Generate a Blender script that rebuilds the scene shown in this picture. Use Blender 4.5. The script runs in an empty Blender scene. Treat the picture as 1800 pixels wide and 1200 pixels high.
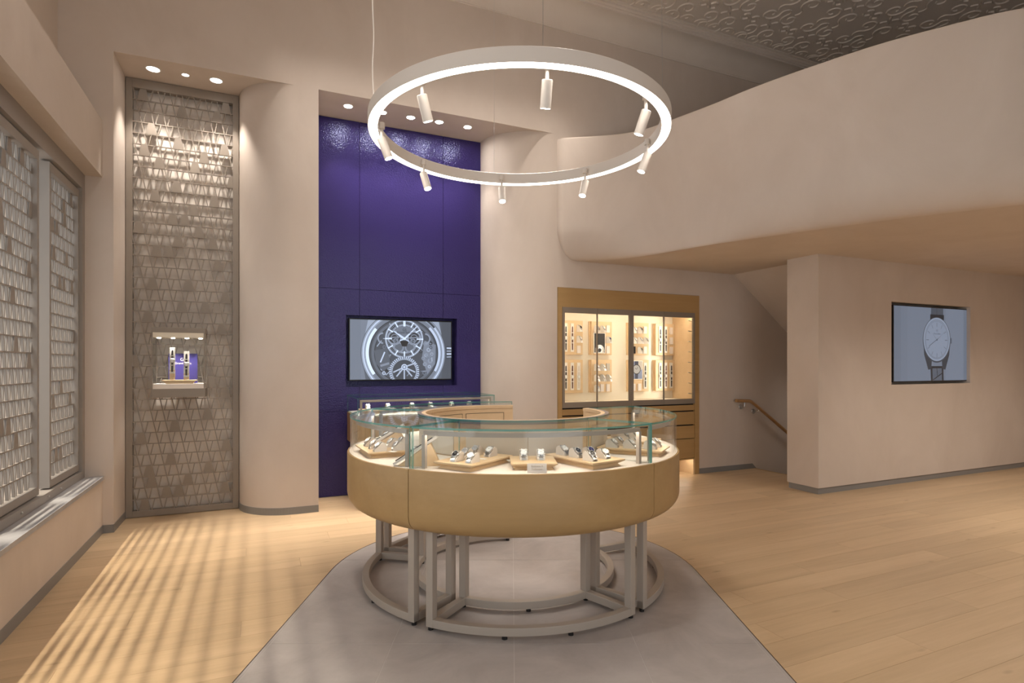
import bpy, bmesh, math, random
from mathutils import Vector, Matrix, Euler
random.seed(7)
# ------------------------------------------------------------------ camera, world, lights, exposure
TH = math.radians(24.0); CT, ST = math.cos(TH), math.sin(TH)
H = 1.38                     # eye height; camera stands at the origin
F, CX, HY = 1000.0, 900.0, 640.0
sc = bpy.context.scene
C = bpy.data.collections.new('showroom'); sc.collection.children.link(C)
cam = bpy.data.cameras.new('camera'); cam.sensor_width = 36; cam.lens = 20.0
cam.shift_y = 40 / 1800; cam.clip_start = 0.05
camo = bpy.data.objects.new('camera', cam); C.objects.link(camo)
camo.location = (0, 0, H); camo.rotation_euler = (math.pi / 2, 0, -TH); sc.camera = camo
sc.view_settings.view_transform = 'Standard'; sc.view_settings.look = 'None'
sc.view_settings.gamma = 1; sc.view_settings.use_curve_mapping = False
sc.view_settings.exposure = EXPOSURE = 0.50
sc.cycles.max_bounces = 8; sc.cycles.diffuse_bounces = 4; sc.cycles.glossy_bounces = 3
sc.cycles.transparent_max_bounces = 28; sc.cycles.transmission_bounces = 6
sc.cycles.caustics_reflective = False; sc.cycles.caustics_refractive = False
sc.cycles.sample_clamp_indirect = 3.0; sc.cycles.use_denoising = True; sc.cycles.use_adaptive_sampling = True; sc.cycles.adaptive_threshold = 0.03
w = bpy.data.worlds.new('World'); sc.world = w; w.use_nodes = True
w.node_tree.nodes['Background'].inputs[0].default_value = (0.86, 0.93, 1.0, 1)
w.node_tree.nodes['Background'].inputs[1].default_value = 1.0

def cw(X, Y):                       # camera-aligned plan -> room plan
    return (CT * X + ST * Y, -ST * X + CT * Y)
def at(px, py, z):                  # point of the photograph at a known height
    Y = (H - z) * F / (py - HY); X = (px - CX) / F * Y
    s, t = cw(X, Y); return (s, t, z)
def ts(px, t):                      # x on a wall parallel to the back wall
    m = (px - CX) / F; return (CT * m + ST) * (t / (CT - ST * m))
def tz(px, py, t):
    m = (px - CX) / F; return H - (py - HY) / F * (t / (CT - ST * m))

WARM = (1.0, 0.80, 0.62); SOFT = (1.0, 0.925, 0.85); DAY = (0.93, 0.96, 1.0)
def lamp(name, kind, loc, power, color=WARM, target=None, parent=None, **kw):
    d = bpy.data.lights.new(name, kind); d.energy = power; d.color = color
    for k, v in kw.items(): setattr(d, k, v)
    o = bpy.data.objects.new(name, d); C.objects.link(o); o.location = loc
    if target is not None:
        o.rotation_euler = (Vector(target) - Vector(loc)).to_track_quat('-Z', 'Y').to_euler()
    if parent is not None: o.parent = parent
    return o
# daylight entering through the glazed shop front behind the camera
lamp('shopfront_daylight', 'AREA', (1.6, -2.9, 1.9), 26, (1.0, 0.90, 0.80), (2.6, 4, 1.5), shape='RECTANGLE', size=4.2, size_y=3.2)
# light line along the top of the window bay behind the slatted screens
lamp('window_bay_light', 'AREA', (-2.42, 3.5, 3.44), 24, (1.0, 0.88, 0.72), (-0.86, 3.5, 0.0), shape='RECTANGLE', size=4.2, size_y=0.035, spread=math.radians(40))

# ------------------------------------------------------------------ materials
M = {}
def newmat(name):
    m = bpy.data.materials.new(name); m.use_nodes = True
    nt = m.node_tree; b = nt.nodes['Principled BSDF']; M[name] = m
    return m, nt, b
def link(nt, a, b): nt.links.new(a, b)
def node(nt, t, **kw):
    n = nt.nodes.new(t)
    for k, v in kw.items():
        if k.startswith('i_'):
            key = k[2:]; key = int(key) if key.isdigit() else key.replace('_', ' ')
            n.inputs[key].default_value = v
        else: setattr(n, k, v)
    return n
def ramp(nt, fac, stops):
    r = nt.nodes.new('ShaderNodeValToRGB'); e = r.color_ramp.elements
    while len(e) < len(stops): e.new(0.5)
    for q, (p, c) in zip(e, stops): q.position = p; q.color = (*c, 1)
    link(nt, fac, r.inputs[0]); return r.outputs[0]
def coords(nt, scale=(1, 1, 1), kind='Object'):
    tc = nt.nodes.new('ShaderNodeTexCoord'); mp = nt.nodes.new('ShaderNodeMapping')
    mp.inputs['Scale'].default_value = scale; link(nt, tc.outputs[kind], mp.inputs[0]); return mp.outputs[0]
def bump(nt, b, h, strength, dist=0.01):
    n = node(nt, 'ShaderNodeBump'); n.inputs['Strength'].default_value = strength; n.inputs['Distance'].default_value = dist
    link(nt, h, n.inputs['Height']); link(nt, n.outputs[0], b.inputs['Normal'])
def plain(name, col, rough=0.5, metal=0.0, spec=0.5):
    m, nt, b = newmat(name); b.inputs['Base Color'].default_value = (*col, 1)
    b.inputs['Roughness'].default_value = rough; b.inputs['Metallic'].default_value = metal
    b.inputs['Specular IOR Level'].default_value = spec; return m
def emit(name, col, strength):
    m, nt, b = newmat(name); b.inputs['Base Color'].default_value = (0.02, 0.02, 0.02, 1)
    b.inputs['Emission Color'].default_value = (*col, 1); b.inputs['Emission Strength'].default_value = strength
    b.inputs['Roughness'].default_value = 0.4; return m
def plaster(name, c1, c2):
    m, nt, b = newmat(name)
    co = coords(nt, (0.9, 0.9, 0.55)); n1 = node(nt, 'ShaderNodeTexNoise', i_Scale=1.6, i_Detail=5.0, i_Roughness=0.62, i_Distortion=0.6)
    link(nt, co, n1.inputs['Vector'])
    link(nt, ramp(nt, n1.outputs[0], [(0.32, c1), (0.68, c2)]), b.inputs['Base Color'])
    n2 = node(nt, 'ShaderNodeTexNoise', i_Scale=26.0, i_Detail=6.0); link(nt, co, n2.inputs['Vector'])
    bump(nt, b, n2.outputs[0], 0.10, 0.006); b.inputs['Roughness'].default_value = 0.8
    b.inputs['Specular IOR Level'].default_value = 0.25; return m
plaster('plaster', (0.59, 0.503, 0.43), (0.65, 0.563, 0.49))
plaster('plaster_ceiling', (0.68, 0.60, 0.52), (0.72, 0.64, 0.56))
def wood(name, c1, c2, c3, axis=0, scale=1.0, rough=0.45, rnd=False, knots=False, kind='Object'):
    m, nt, b = newmat(name)
    sc_ = [14 * scale] * 3; sc_[axis] = 0.9 * scale
    co = coords(nt, sc_, kind)
    if rnd:
        oi = node(nt, 'ShaderNodeObjectInfo'); v = node(nt, 'ShaderNodeVectorMath', operation='MULTIPLY'); cb = node(nt, 'ShaderNodeCombineXYZ')
        for q in range(3): link(nt, oi.outputs['Random'], cb.inputs[q])
        link(nt, cb.outputs[0], v.inputs[0]); v.inputs[1].default_value = (37, 91, 53)
        a = node(nt, 'ShaderNodeVectorMath', operation='ADD'); link(nt, co, a.inputs[0]); link(nt, v.outputs[0], a.inputs[1]); co = a.outputs[0]
    n1 = node(nt, 'ShaderNodeTexNoise', i_Scale=0.55, i_Detail=3.0, i_Distortion=1.2); link(nt, co, n1.inputs['Vector'])
    n2 = node(nt, 'ShaderNodeTexNoise', i_Scale=4.5, i_Detail=6.0, i_Roughness=0.65); link(nt, co, n2.inputs['Vector'])
    mx = node(nt, 'ShaderNodeMix', data_type='FLOAT'); mx.inputs[0].default_value = 0.38
    link(nt, n1.outputs[0], mx.inputs[2]); link(nt, n2.outputs[0], mx.inputs[3])
    col = ramp(nt, mx.outputs[0], [(0.30, c1), (0.5, c2), (0.70, c3)])
    if rnd:
        hs = node(nt, 'ShaderNodeHueSaturation'); mr = node(nt, 'ShaderNodeMapRange'); mr.inputs[3].default_value = 0.93; mr.inputs[4].default_value = 1.05
        link(nt, oi.outputs['Random'], mr.inputs[0]); link(nt, mr.outputs[0], hs.inputs['Value']); link(nt, col, hs.inputs['Color']); col = hs.outputs[0]
    if knots:
        kc = coords(nt, (2.1, 6.5, 1), 'Object'); 
        if rnd:
            a2 = node(nt, 'ShaderNodeVectorMath', operation='ADD'); link(nt, kc, a2.inputs[0]); link(nt, v.outputs[0], a2.inputs[1]); kc = a2.outputs[0]
        vo = node(nt, 'ShaderNodeTexVoronoi', i_Scale=1.0); link(nt, kc, vo.inputs['Vector'])
        kf = ramp(nt, vo.outputs['Distance'], [(0.0, (.75, .75, .75)), (0.10, (0, 0, 0))])
        m2 = node(nt, 'ShaderNodeMix', data_type='RGBA'); link(nt, kf, m2.inputs[0]); link(nt, col, m2.inputs[6]); m2.inputs[7].default_value = (c1[0] * .66, c1[1] * .62, c1[2] * .55, 1)
        col = m2.outputs[2]
    link(nt, col, b.inputs['Base Color']); bump(nt, b, n2.outputs[0], 0.05, 0.004)
    b.inputs['Roughness'].default_value = rough; b.inputs['Specular IOR Level'].default_value = 0.35; return m
wood('floor_wood', (0.50, 0.350, 0.205), (0.57, 0.405, 0.242), (0.63, 0.455, 0.282), 0, 0.8, 0.38, True, True)
wood('maple', (0.385, 0.240, 0.100), (0.425, 0.270, 0.115), (0.46, 0.297, 0.132), 0, 0.55, 0.42)
wood('maple_light', (0.66, 0.47, 0.275), (0.71, 0.515, 0.31), (0.75, 0.55, 0.34), 0, 0.8, 0.42)
wood('rail_wood', (0.36, 0.19, 0.075), (0.42, 0.23, 0.095), (0.48, 0.27, 0.12), 0, 1.5, 0.35)
def stone(name, c1, c2, sc_=1.3, rough=0.5):
    m, nt, b = newmat(name); co = coords(nt, (1, 1, 1), 'Object')
    n1 = node(nt, 'ShaderNodeTexNoise', i_Scale=sc_, i_Detail=9.0, i_Roughness=0.66, i_Distortion=0.5); link(nt, co, n1.inputs['Vector'])
    link(nt, ramp(nt, n1.outputs[0], [(0.30, c1), (0.70, c2)]), b.inputs['Base Color'])
    n2 = node(nt, 'ShaderNodeTexNoise', i_Scale=60.0, i_Detail=4.0); link(nt, co, n2.inputs['Vector']); bump(nt, b, n2.outputs[0], 0.05, 0.003)
    b.inputs['Roughness'].default_value = rough; b.inputs['Specular IOR Level'].default_value = 0.4; return m
stone('tile_stone', (0.345, 0.308, 0.288), (0.50, 0.455, 0.43), 2.2, 0.42)
stone('sill_stone', (0.34, 0.33, 0.335), (0.46, 0.45, 0.455), 9.0, 0.4)
def leather():
    m, nt, b = newmat('blue_leather'); co = coords(nt)
    vo = node(nt, 'ShaderNodeTexVoronoi', i_Scale=95.0, feature='SMOOTH_F1'); link(nt, co, vo.inputs['Vector'])
    n2 = node(nt, 'ShaderNodeTexNoise', i_Scale=62.0, i_Detail=3.0); link(nt, co, n2.inputs['Vector'])
    ad = node(nt, 'ShaderNodeMath', operation='ADD'); link(nt, vo.outputs['Distance'], ad.inputs[0]); link(nt, n2.outputs[0], ad.inputs[1])
    bump(nt, b, ad.outputs[0], 0.30, 0.008)
    b.inputs['Base Color'].default_value = (0.034, 0.024, 0.118, 1); b.inputs['Specular Tint'].default_value = (0.62, 0.68, 1.0, 1); b.inputs['Roughness'].default_value = 0.20
    b.inputs['Specular IOR Level'].default_value = 0.5; return m
leather()
plain('taupe', (0.255, 0.212, 0.172), 0.45)
plain('taupe_grey', (0.30, 0.265, 0.235), 0.42)
plain('base_metal', (0.42, 0.365, 0.31), 0.42)
plain('skirting', (0.235, 0.225, 0.215), 0.4)
plain('white_paint', (0.72, 0.66, 0.60), 0.45)
plain('black', (0.012, 0.011, 0.011), 0.35)
plain('black_gap', (0.02, 0.015, 0.012), 0.8)
plain('steel', (0.56, 0.55, 0.54), 0.28, 1.0)
plain('steel_dark', (0.25, 0.24, 0.24), 0.25, 1.0)
plain('dial_white', (0.80, 0.79, 0.76), 0.3)
plain('dial_black', (0.015, 0.015, 0.018), 0.25)
plain('dial_blue', (0.03, 0.04, 0.16), 0.25)
plain('dial_silver', (0.55, 0.56, 0.58), 0.25, 0.4)
plain('strap_black', (0.02, 0.017, 0.016), 0.5)
plain('strap_brown', (0.10, 0.032, 0.018), 0.5)
plain('suede', (0.66, 0.59, 0.52), 0.8)
plain('suede_white', (0.80, 0.755, 0.69), 0.7)
plain('card', (0.74, 0.66, 0.60), 0.6)
plain('card_grey', (0.47, 0.42, 0.36), 0.6)
plain('print_gold', (0.44, 0.34, 0.24), 0.5)
plain('print_dark', (0.014, 0.012, 0.013), 0.5)
plain('grout', (0.56, 0.53, 0.50), 0.8)
plain('deck_fabric', (0.80, 0.72, 0.64), 0.75)
plain('panel_fabric', (0.62, 0.545, 0.45), 0.8)
plain('cabinet_fabric', (0.80, 0.715, 0.575), 0.8)
plain('rim_grey', (0.235, 0.195, 0.175), 0.4)
plain('card_blue', (0.042, 0.032, 0.18), 0.5)
plain('niche_backing', (0.76, 0.68, 0.60), 0.8); plain('bay_wall', (0.40, 0.39, 0.38), 0.8); emit('bay_glazing', (0.95, 0.97, 1.0), 1.3)
emit('ring_glow', (1.0, 0.90, 0.79), 9.0)
emit('spot_glow', (1.0, 0.93, 0.86), 22.0)
emit('downlight_glow', (1.0, 0.95, 0.90), 9.0); emit('downlight_bright', (1.0, 0.95, 0.90), 120.0); emit('added_ring_uplight', (1.0, 0.92, 0.84), 13.0)
emit('led_warm', (1.0, 0.80, 0.56), 9.0)
emit('led_case', (1.0, 0.86, 0.70), 20.0)
emit('led_cabinet', (1.0, 0.89, 0.72), 22.0)
def glass(name, tint, refl=0.9, base=0.03):
    m = bpy.data.materials.new(name); m.use_nodes = True; nt = m.node_tree; M[name] = m
    nt.nodes.remove(nt.nodes['Principled BSDF']); out = nt.nodes['Material Output']
    tr = node(nt, 'ShaderNodeBsdfTransparent'); tr.inputs[0].default_value = (*tint, 1)
    gl = node(nt, 'ShaderNodeBsdfGlossy'); gl.inputs['Roughness'].default_value = 0.0; gl.inputs['Color'].default_value = (1, 1, 1, 1)
    lw = node(nt, 'ShaderNodeLayerWeight'); lw.inputs[0].default_value = 0.5
    p = node(nt, 'ShaderNodeMath', operation='POWER'); p.inputs[1].default_value = 4.6; link(nt, lw.outputs['Facing'], p.inputs[0])
    ma = node(nt, 'ShaderNodeMath', operation='MULTIPLY_ADD'); ma.inputs[1].default_value = refl; ma.inputs[2].default_value = base; link(nt, p.outputs[0], ma.inputs[0])
    mx = node(nt, 'ShaderNodeMixShader'); link(nt, ma.outputs[0], mx.inputs[0]); link(nt, tr.outputs[0], mx.inputs[1]); link(nt, gl.outputs[0], mx.inputs[2])
    link(nt, mx.outputs[0], out.inputs[0]); return m
glass('glass', (0.985, 0.995, 0.99), 0.55, 0.018)
glass('glass_top', (0.93, 0.95, 0.945), 0.3, 0.012)
m_, nt_, b_ = newmat('glass_edge'); b_.inputs['Base Color'].default_value = (0.13, 0.40, 0.36, 1); b_.inputs['Roughness'].default_value = 0.15
t_ = node(nt_, 'ShaderNodeBsdfTransparent'); t_.inputs[0].default_value = (0.55, 0.80, 0.76, 1); x_ = node(nt_, 'ShaderNodeMixShader'); x_.inputs[0].default_value = 0.6
link(nt_, t_.outputs[0], x_.inputs[1]); link(nt_, b_.outputs[0], x_.inputs[2]); link(nt_, x_.outputs[0], nt_.nodes['Material Output'].inputs[0])
M['glass_edge_pale'] = M['glass_edge'].copy(); M['glass_edge_pale'].name = 'glass_edge_pale'; M['glass_edge_pale'].node_tree.nodes[x_.name].inputs[0].default_value = 0.22

# ------------------------------------------------------------------ mesh helpers
def NB(): return bmesh.new()
def box(bm, x0, x1, y0, y1, z0, z1, mi=0):
    v = [bm.verts.new(p) for p in ((x0, y0, z0), (x1, y0, z0), (x1, y1, z0), (x0, y1, z0), (x0, y0, z1), (x1, y0, z1), (x1, y1, z1), (x0, y1, z1))]
    for f in ((3, 2, 1, 0), (4, 5, 6, 7), (0, 1, 5, 4), (1, 2, 6, 5), (2, 3, 7, 6), (3, 0, 4, 7)):
        bm.faces.new([v[i] for i in f]).material_index = mi
def prism(bm, pts, axis, a0, a1, mi=0):          # polygon pts in the two other axes, extruded along axis
    def P(p, a):
        return {0: (a, p[0], p[1]), 1: (p[0], a, p[1]), 2: (p[0], p[1], a)}[axis]
    A = [bm.verts.new(P(p, a0)) for p in pts]; B = [bm.verts.new(P(p, a1)) for p in pts]; n = len(pts)
    fs = [bm.faces.new(A), bm.faces.new(B[::-1])] + [bm.faces.new((A[i], B[i], B[(i + 1) % n], A[(i + 1) % n])) for i in range(n)]
    for f in fs: f.material_index = mi
    bmesh.ops.recalc_face_normals(bm, faces=fs)
def bar(bm, p, q, wx, wy, up=(0, 0, 1), mi=0):   # square bar between two points
    p, q = Vector(p), Vector(q); d = (q - p).normalized(); u = Vector(up)
    if abs(d.dot(u)) > 0.98: u = Vector((0, 1, 0))
    a = d.cross(u).normalized(); b = a.cross(d).normalized(); r = []
    for c in (p, q): r.append([bm.verts.new(c + a * sx * wx / 2 + b * sy * wy / 2) for sx, sy in ((-1, -1), (1, -1), (1, 1), (-1, 1))])
    fs = [bm.faces.new(r[0]), bm.faces.new(r[1][::-1])] + [bm.faces.new((r[0][i], r[1][i], r[1][(i + 1) % 4], r[0][(i + 1) % 4])) for i in range(4)]
    for f in fs: f.material_index = mi
    bmesh.ops.recalc_face_normals(bm, faces=fs)
def tube(bm, pts, rad, n=8, mi=0, closed=False):
    pts = [Vector(p) for p in pts]; rings = []; prev = None; N = len(pts)
    for i, p in enumerate(pts):
        d = (pts[(i + 1) % N] - pts[i - 1]) if closed else (pts[min(i + 1, N - 1)] - pts[max(i - 1, 0)])
        d.normalize()
        if prev is None: a = d.orthogonal().normalized()
        else: a = (prev - d * prev.dot(d)).normalized()
        prev = a; b = d.cross(a); r = rad[i] if isinstance(rad, (list, tuple)) else rad
        rings.append([bm.verts.new(p + (a * math.cos(2 * math.pi * k / n) + b * math.sin(2 * math.pi * k / n)) * r) for k in range(n)])
    fs = []
    for i in range(N if closed else N - 1):
        A, B = rings[i], rings[(i + 1) % N]
        fs += [bm.faces.new((A[k], B[k], B[(k + 1) % n], A[(k + 1) % n])) for k in range(n)]
    if not closed: fs += [bm.faces.new(rings[0]), bm.faces.new(rings[-1][::-1])]
    for f in fs: f.material_index = mi
    bmesh.ops.recalc_face_normals(bm, faces=fs)
def lathe(bm, prof, n=24, mi=0, mat=None):       # closed of revolution about local Z; prof (r,z) from axis to axis
    rings = []
    for r, z in prof:
        rings.append([bm.verts.new((0, 0, z))] if r < 1e-6 else [bm.verts.new((r * math.cos(2 * math.pi * k / n), r * math.sin(2 * math.pi * k / n), z)) for k in range(n)])
    fs = []
    for A, B in zip(rings, rings[1:]):
        for k in range(n):
            q = [A[k % len(A)], A[(k + 1) % n % len(A)], B[(k + 1) % n % len(B)], B[k % len(B)]]
            u = list(dict.fromkeys(q))
            if len(u) > 2: fs.append(bm.faces.new(u))
    for f in fs: f.material_index = mi
    bmesh.ops.recalc_face_normals(bm, faces=fs)
    if mat is not None: bmesh.ops.transform(bm, matrix=mat, verts=[v for r in rings for v in r])
def sector(bm, prof, f0, f1, n=None, mi=None, closed=True, full=False):   # ring sector; angle from local -Y towards +X, degrees
    n = n or max(2, int(abs(f1 - f0) / 2.5)); rings = []
    for i in range(n if full else n + 1):
        a = math.radians(f0 + (f1 - f0) * i / n)
        rings.append([bm.verts.new((r * math.sin(a), -r * math.cos(a), z)) for r, z in prof])
    fs = []; m = len(prof)
    for i in range(n):
        A, B = rings[i], rings[(i + 1) % len(rings)]
        for k in range(m if closed else m - 1):
            f = bm.faces.new((A[k], B[k], B[(k + 1) % m], A[(k + 1) % m])); fs.append(f)
            if mi: f.material_index = mi[k]
    caps = []
    if closed and not full: caps = [bm.faces.new(rings[0]), bm.faces.new(rings[-1][::-1])]
    bmesh.ops.recalc_face_normals(bm, faces=fs + caps); return fs, caps
def rect(r0, r1, z0, z1): return [(r0, z0), (r1, z0), (r1, z1), (r0, z1)]
def clip(poly, cp):                              # convex clip (2-D), cp counter-clockwise
    out = poly
    for i in range(len(cp)):
        a, b = cp[i], cp[(i + 1) % len(cp)]; inp, out = out, []
        if not inp: break
        def side(p): return (b[0] - a[0]) * (p[1] - a[1]) - (b[1] - a[1]) * (p[0] - a[0])
        for j in range(len(inp)):
            p, q = inp[j], inp[(j + 1) % len(inp)]; sp, sq = side(p), side(q)
            if sp >= 0: out.append(p)
            if (sp >= 0) != (sq >= 0):
                k = sp / (sp - sq); out.append((p[0] + (q[0] - p[0]) * k, p[1] + (q[1] - p[1]) * k))
    return out

def fin(bm, name, mats, smooth=False):
    me = bpy.data.meshes.new(name); bm.to_mesh(me); bm.free()
    for m in (mats if isinstance(mats, (list, tuple)) else [mats]): me.materials.append(M[m])
    if smooth:
        for p in me.polygons: p.use_smooth = True
        me.set_sharp_from_angle(angle=math.radians(35))
    return me
def put(name, me, parent=None, loc=(0, 0, 0), rot=(0, 0, 0), kind=None):
    o = bpy.data.objects.new(name, me); C.objects.link(o); o.location = loc; o.rotation_euler = rot
    if parent is not None: o.parent = parent
    if kind: o['kind'] = kind
    return o
def wloc(o):
    v = Vector((0, 0, 0))
    while o is not None: v += o.location; o = o.parent
    return v
def obj(name, bm, mats, parent=None, smooth=False, world=True, kind=None, bevel=0, label=None):
    if parent is not None and world: bmesh.ops.translate(bm, verts=bm.verts, vec=-wloc(parent))
    o = put(name, fin(bm, name, mats, smooth), parent, kind=kind)
    if bevel:
        b = o.modifiers.new('bevel', 'BEVEL'); b.width = bevel; b.segments = 2; b.limit_method = 'ANGLE'
    if label: o['label'] = label
    return o
def tag(o, label, cat, group=None):
    o['label'] = label; o['category'] = cat
    if group: o['group'] = group
    return o
def thing(name, label, cat, loc=(0, 0, 0), rz=0.0, group=None):
    o = bpy.data.objects.new(name, None); C.objects.link(o); o.empty_display_size = 0.1
    o.location = loc; o.rotation_euler = (0, 0, rz); return tag(o, label, cat, group)
def struct(name, bm, mats, smooth=False, bevel=0):
    return obj(name, bm, mats, None, smooth, kind='structure', bevel=bevel)
def dup(root, loc=None, rot=None, label=None, group=None, parent=None):
    r = root.copy(); C.objects.link(r)
    if loc is not None: r.location = loc
    if rot is not None: r.rotation_euler = rot
    if label: r['label'] = label
    if group: r['group'] = group
    for ch in root.children:
        c = ch.copy(); C.objects.link(c); c.parent = r
        for g in ch.children:
            d = g.copy(); C.objects.link(d); d.parent = c
    return r
def text(body, size, mat, name='lettering', parent=None, loc=(0, 0, 0), rot=(0, 0, 0), ext=0.0004, align='CENTER', xs=1.0):
    cu = bpy.data.curves.new(name, 'FONT'); cu.body = body; cu.size = size; cu.extrude = ext; cu.align_x = align; cu.resolution_u = 3
    t = bpy.data.objects.new(name, cu); C.objects.link(t)
    dg = bpy.context.evaluated_depsgraph_get(); me = bpy.data.meshes.new_from_object(t.evaluated_get(dg))
    bpy.data.objects.remove(t); me.materials.clear(); me.materials.append(M[mat])
    o = put(name, me, parent, loc, rot); o.scale = (xs, 1, 1); return o
# ------------------------------------------------------------------ the setting
PT = 5.60                    # front plane of the back wall
SL = -1.165                  # face of the low wall under the windows
ZN = 3.95                    # niche soffits
ZU = 2.55                    # underside of the mezzanine
ZC = 5.42                    # ceiling
def arc(cx, cy, rx, ry, a0, a1, n=20):
    return [(cx + rx * math.cos(math.radians(a0 + (a1 - a0) * i / n)), cy + ry * math.sin(math.radians(a0 + (a1 - a0) * i / n))) for i in range(n + 1)]
# floor slab, with the planks as pieces of it
bm = NB(); box(bm, -3, 6.02, -3.2, PT + 0.6, -0.2, -0.012); box(bm, 6.02, 10.2, -3.2, 4.2, -0.2, -0.012)
floor = struct('floor', bm, 'black_gap')
PW, PL = 0.19, 1.9
plank_mesh = {}
def plank(x0, x1, y0):
    L = round(x1 - x0, 3)
    if L not in plank_mesh:
        b = NB(); g = 0.0006
        prism(b, [(g, g), (L - g, g), (L - g, PW - g), (g, PW - g)], 2, -0.012, 0.0)
        plank_mesh[L] = fin(b, 'plank', 'floor_wood')
    put('plank', plank_mesh[L], floor, (x0, y0, 0))
y = 1.10; k = 0
offs = [0.0, 1.15, 0.45, 1.55, 0.8, 0.2, 1.35]
while y < PT + 0.62:
    x = SL - 0.02 - offs[k % 7]; xmax = 6.02 if y > 4.18 else 9.6
    while x < xmax:
        a, b_ = max(x, SL - 0.05), min(x + PL, xmax)
        if b_ - a > 0.02: plank(a, b_, y)
        x += PL
    y += PW; k += 1
bm = NB(); box(bm, SL, 9.6, -3.1, 1.10, -0.012, 0.0); obj('plank_field', bm, 'floor_wood', floor)
# grey stone path: a straight run that ends in a half circle round the counter
TC = Vector((0.01, 3.812)); TR = 1.217
stad = [(TC.x - TR, -1.5), (TC.x + TR, -1.5)] + [(TC.x + TR * math.cos(math.radians(a)), TC.y + TR * math.sin(math.radians(a))) for a in range(0, 181, 4)]
def grow(d):
    R_ = TR + d
    return [(TC.x - R_, -1.5), (TC.x + R_, -1.5)] + [(TC.x + R_ * math.cos(math.radians(a)), TC.y + R_ * math.sin(math.radians(a))) for a in range(0, 181, 4)]
bm = NB(); prism(bm, [cw(*p) for p in stad], 2, -0.02, 0.0015)
path = struct('floor_tile_path', bm, 'grout')
g = 0.0016
for i in range(-3, 3):
    for j in range(-2, 3):
        x0 = TC.x + i * 0.6; y0 = 2.805 + j * 1.2
        q = clip([(x0 + g, y0 + g), (x0 + 0.6 - g, y0 + g), (x0 + 0.6 - g, y0 + 1.2 - g), (x0 + g, y0 + 1.2 - g)], stad)
        if len(q) < 3: continue
        b = NB(); prism(b, [cw(*p) for p in q], 2, 0.0, 0.0025); obj('tile', b, 'tile_stone', path)
bm = NB(); A, B = [cw(*p) for p in grow(0.0)], [cw(*p) for p in grow(0.005)]
for i in range(1, len(A) - 0):
    a, b_, c, d = A[i], A[(i + 1) % len(A)], B[(i + 1) % len(A)], B[i]
    if i < len(A): prism(bm, [a, b_, c, d], 2, -0.01, 0.003)
struct('trim_1', bm, 'steel_dark')

# ceiling with cornice and raised scroll relief
bm = NB(); box(bm, -1.9, 10.2, -3.2, PT + 0.1, ZC, ZC + 0.2); ceiling = struct('ceiling', bm, 'plaster_ceiling')
cv = [(PT, ZC - 0.30)] + [(PT - 0.012, ZC - 0.30), (PT - 0.012, ZC - 0.282)]
cv += [(PT - 0.015 - 0.20 * (1 - math.cos(math.radians(a))), ZC - 0.28 + 0.20 * math.sin(math.radians(a))) for a in range(0, 91, 9)]
cv += [(PT - 0.23, ZC - 0.08), (PT - 0.23, ZC - 0.066), (PT - 0.25, ZC - 0.060), (PT - 0.25, ZC - 0.045), (PT - 0.272, ZC - 0.036), (PT - 0.272, ZC - 0.018), (PT - 0.30, ZC - 0.012), (PT - 0.30, ZC), (PT, ZC)]
bm = NB(); prism(bm, cv, 0, -1.46, 9.5); obj('cornice', bm, 'plaster_ceiling', ceiling, smooth=True)
bm = NB()
def strip(pts, wd, ht):                         # low rounded ridge hanging on the ceiling
    pts = [Vector(p) for p in pts]; rows = []
    for i, p in enumerate(pts):
        d = pts[min(i + 1, len(pts) - 1)] - pts[max(i - 1, 0)]; nrm = Vector((-d.y, d.x)).normalized() * wd * (0.45 + 0.55 * math.sin(math.pi * min(1, (i + 0.8) / len(pts))))
        rows.append([bm.verts.new((p.x - nrm.x, p.y - nrm.y, ZC + 0.001)), bm.verts.new((p.x - nrm.x * .4, p.y - nrm.y * .4, ZC - ht)), bm.verts.new((p.x + nrm.x * .4, p.y + nrm.y * .4, ZC - ht)), bm.verts.new((p.x + nrm.x, p.y + nrm.y, ZC + 0.001))])
    for a, b in zip(rows, rows[1:]):
        for k_ in range(3): bm.faces.new((a[k_], a[k_ + 1], b[k_ + 1], b[k_]))
def scroll(cx, cy, R0, turns, a0, sg, tail):
    n = 22; pts = []
    for i in range(n):
        u = i / (n - 1); r = R0 * (0.22 + 0.78 * u); a = a0 + sg * u * turns * 2 * math.pi
        pts.append((cx + r * math.cos(a), cy + r * math.sin(a)))
    e = pts[-1]; t_ = a0 + sg * turns * 2 * math.pi + sg * math.pi / 2
    for i in range(1, 6): pts.append((e[0] + math.cos(t_ + sg * -0.25 * i) * tail * i / 5, e[1] + math.sin(t_ + sg * -0.25 * i) * tail * i / 5))
    strip(pts, 0.014, 0.012)
TS = 0.62
for iy in range(0, 6):
    for ix in range(0, 14):
        ox, oy = 1.2 + ix * TS, PT - 0.36 - (iy + 1) * TS
        for fx, fy in ((1, 1), (-1, 1), (1, -1), (-1, -1)):
            cx, cy = ox + TS / 2, oy + TS / 2
            scroll(cx + fx * 0.165, cy + fy * 0.16, 0.115, 1.15, 0.4 if fx > 0 else math.pi - 0.4, fx * fy, 0.10)
            strip([(cx + fx * (0.02 + 0.09 * u), cy + fy * (0.015 + 0.04 * math.sin(u * 3))) for u in (0, .2, .4, .6, .8, 1)], 0.020, 0.014)
            strip([(cx + fx * (0.295 - 0.05 * u), cy + fy * (0.02 + 0.05 * u)) for u in (0, .33, .66, 1)], 0.018, 0.012)
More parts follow.
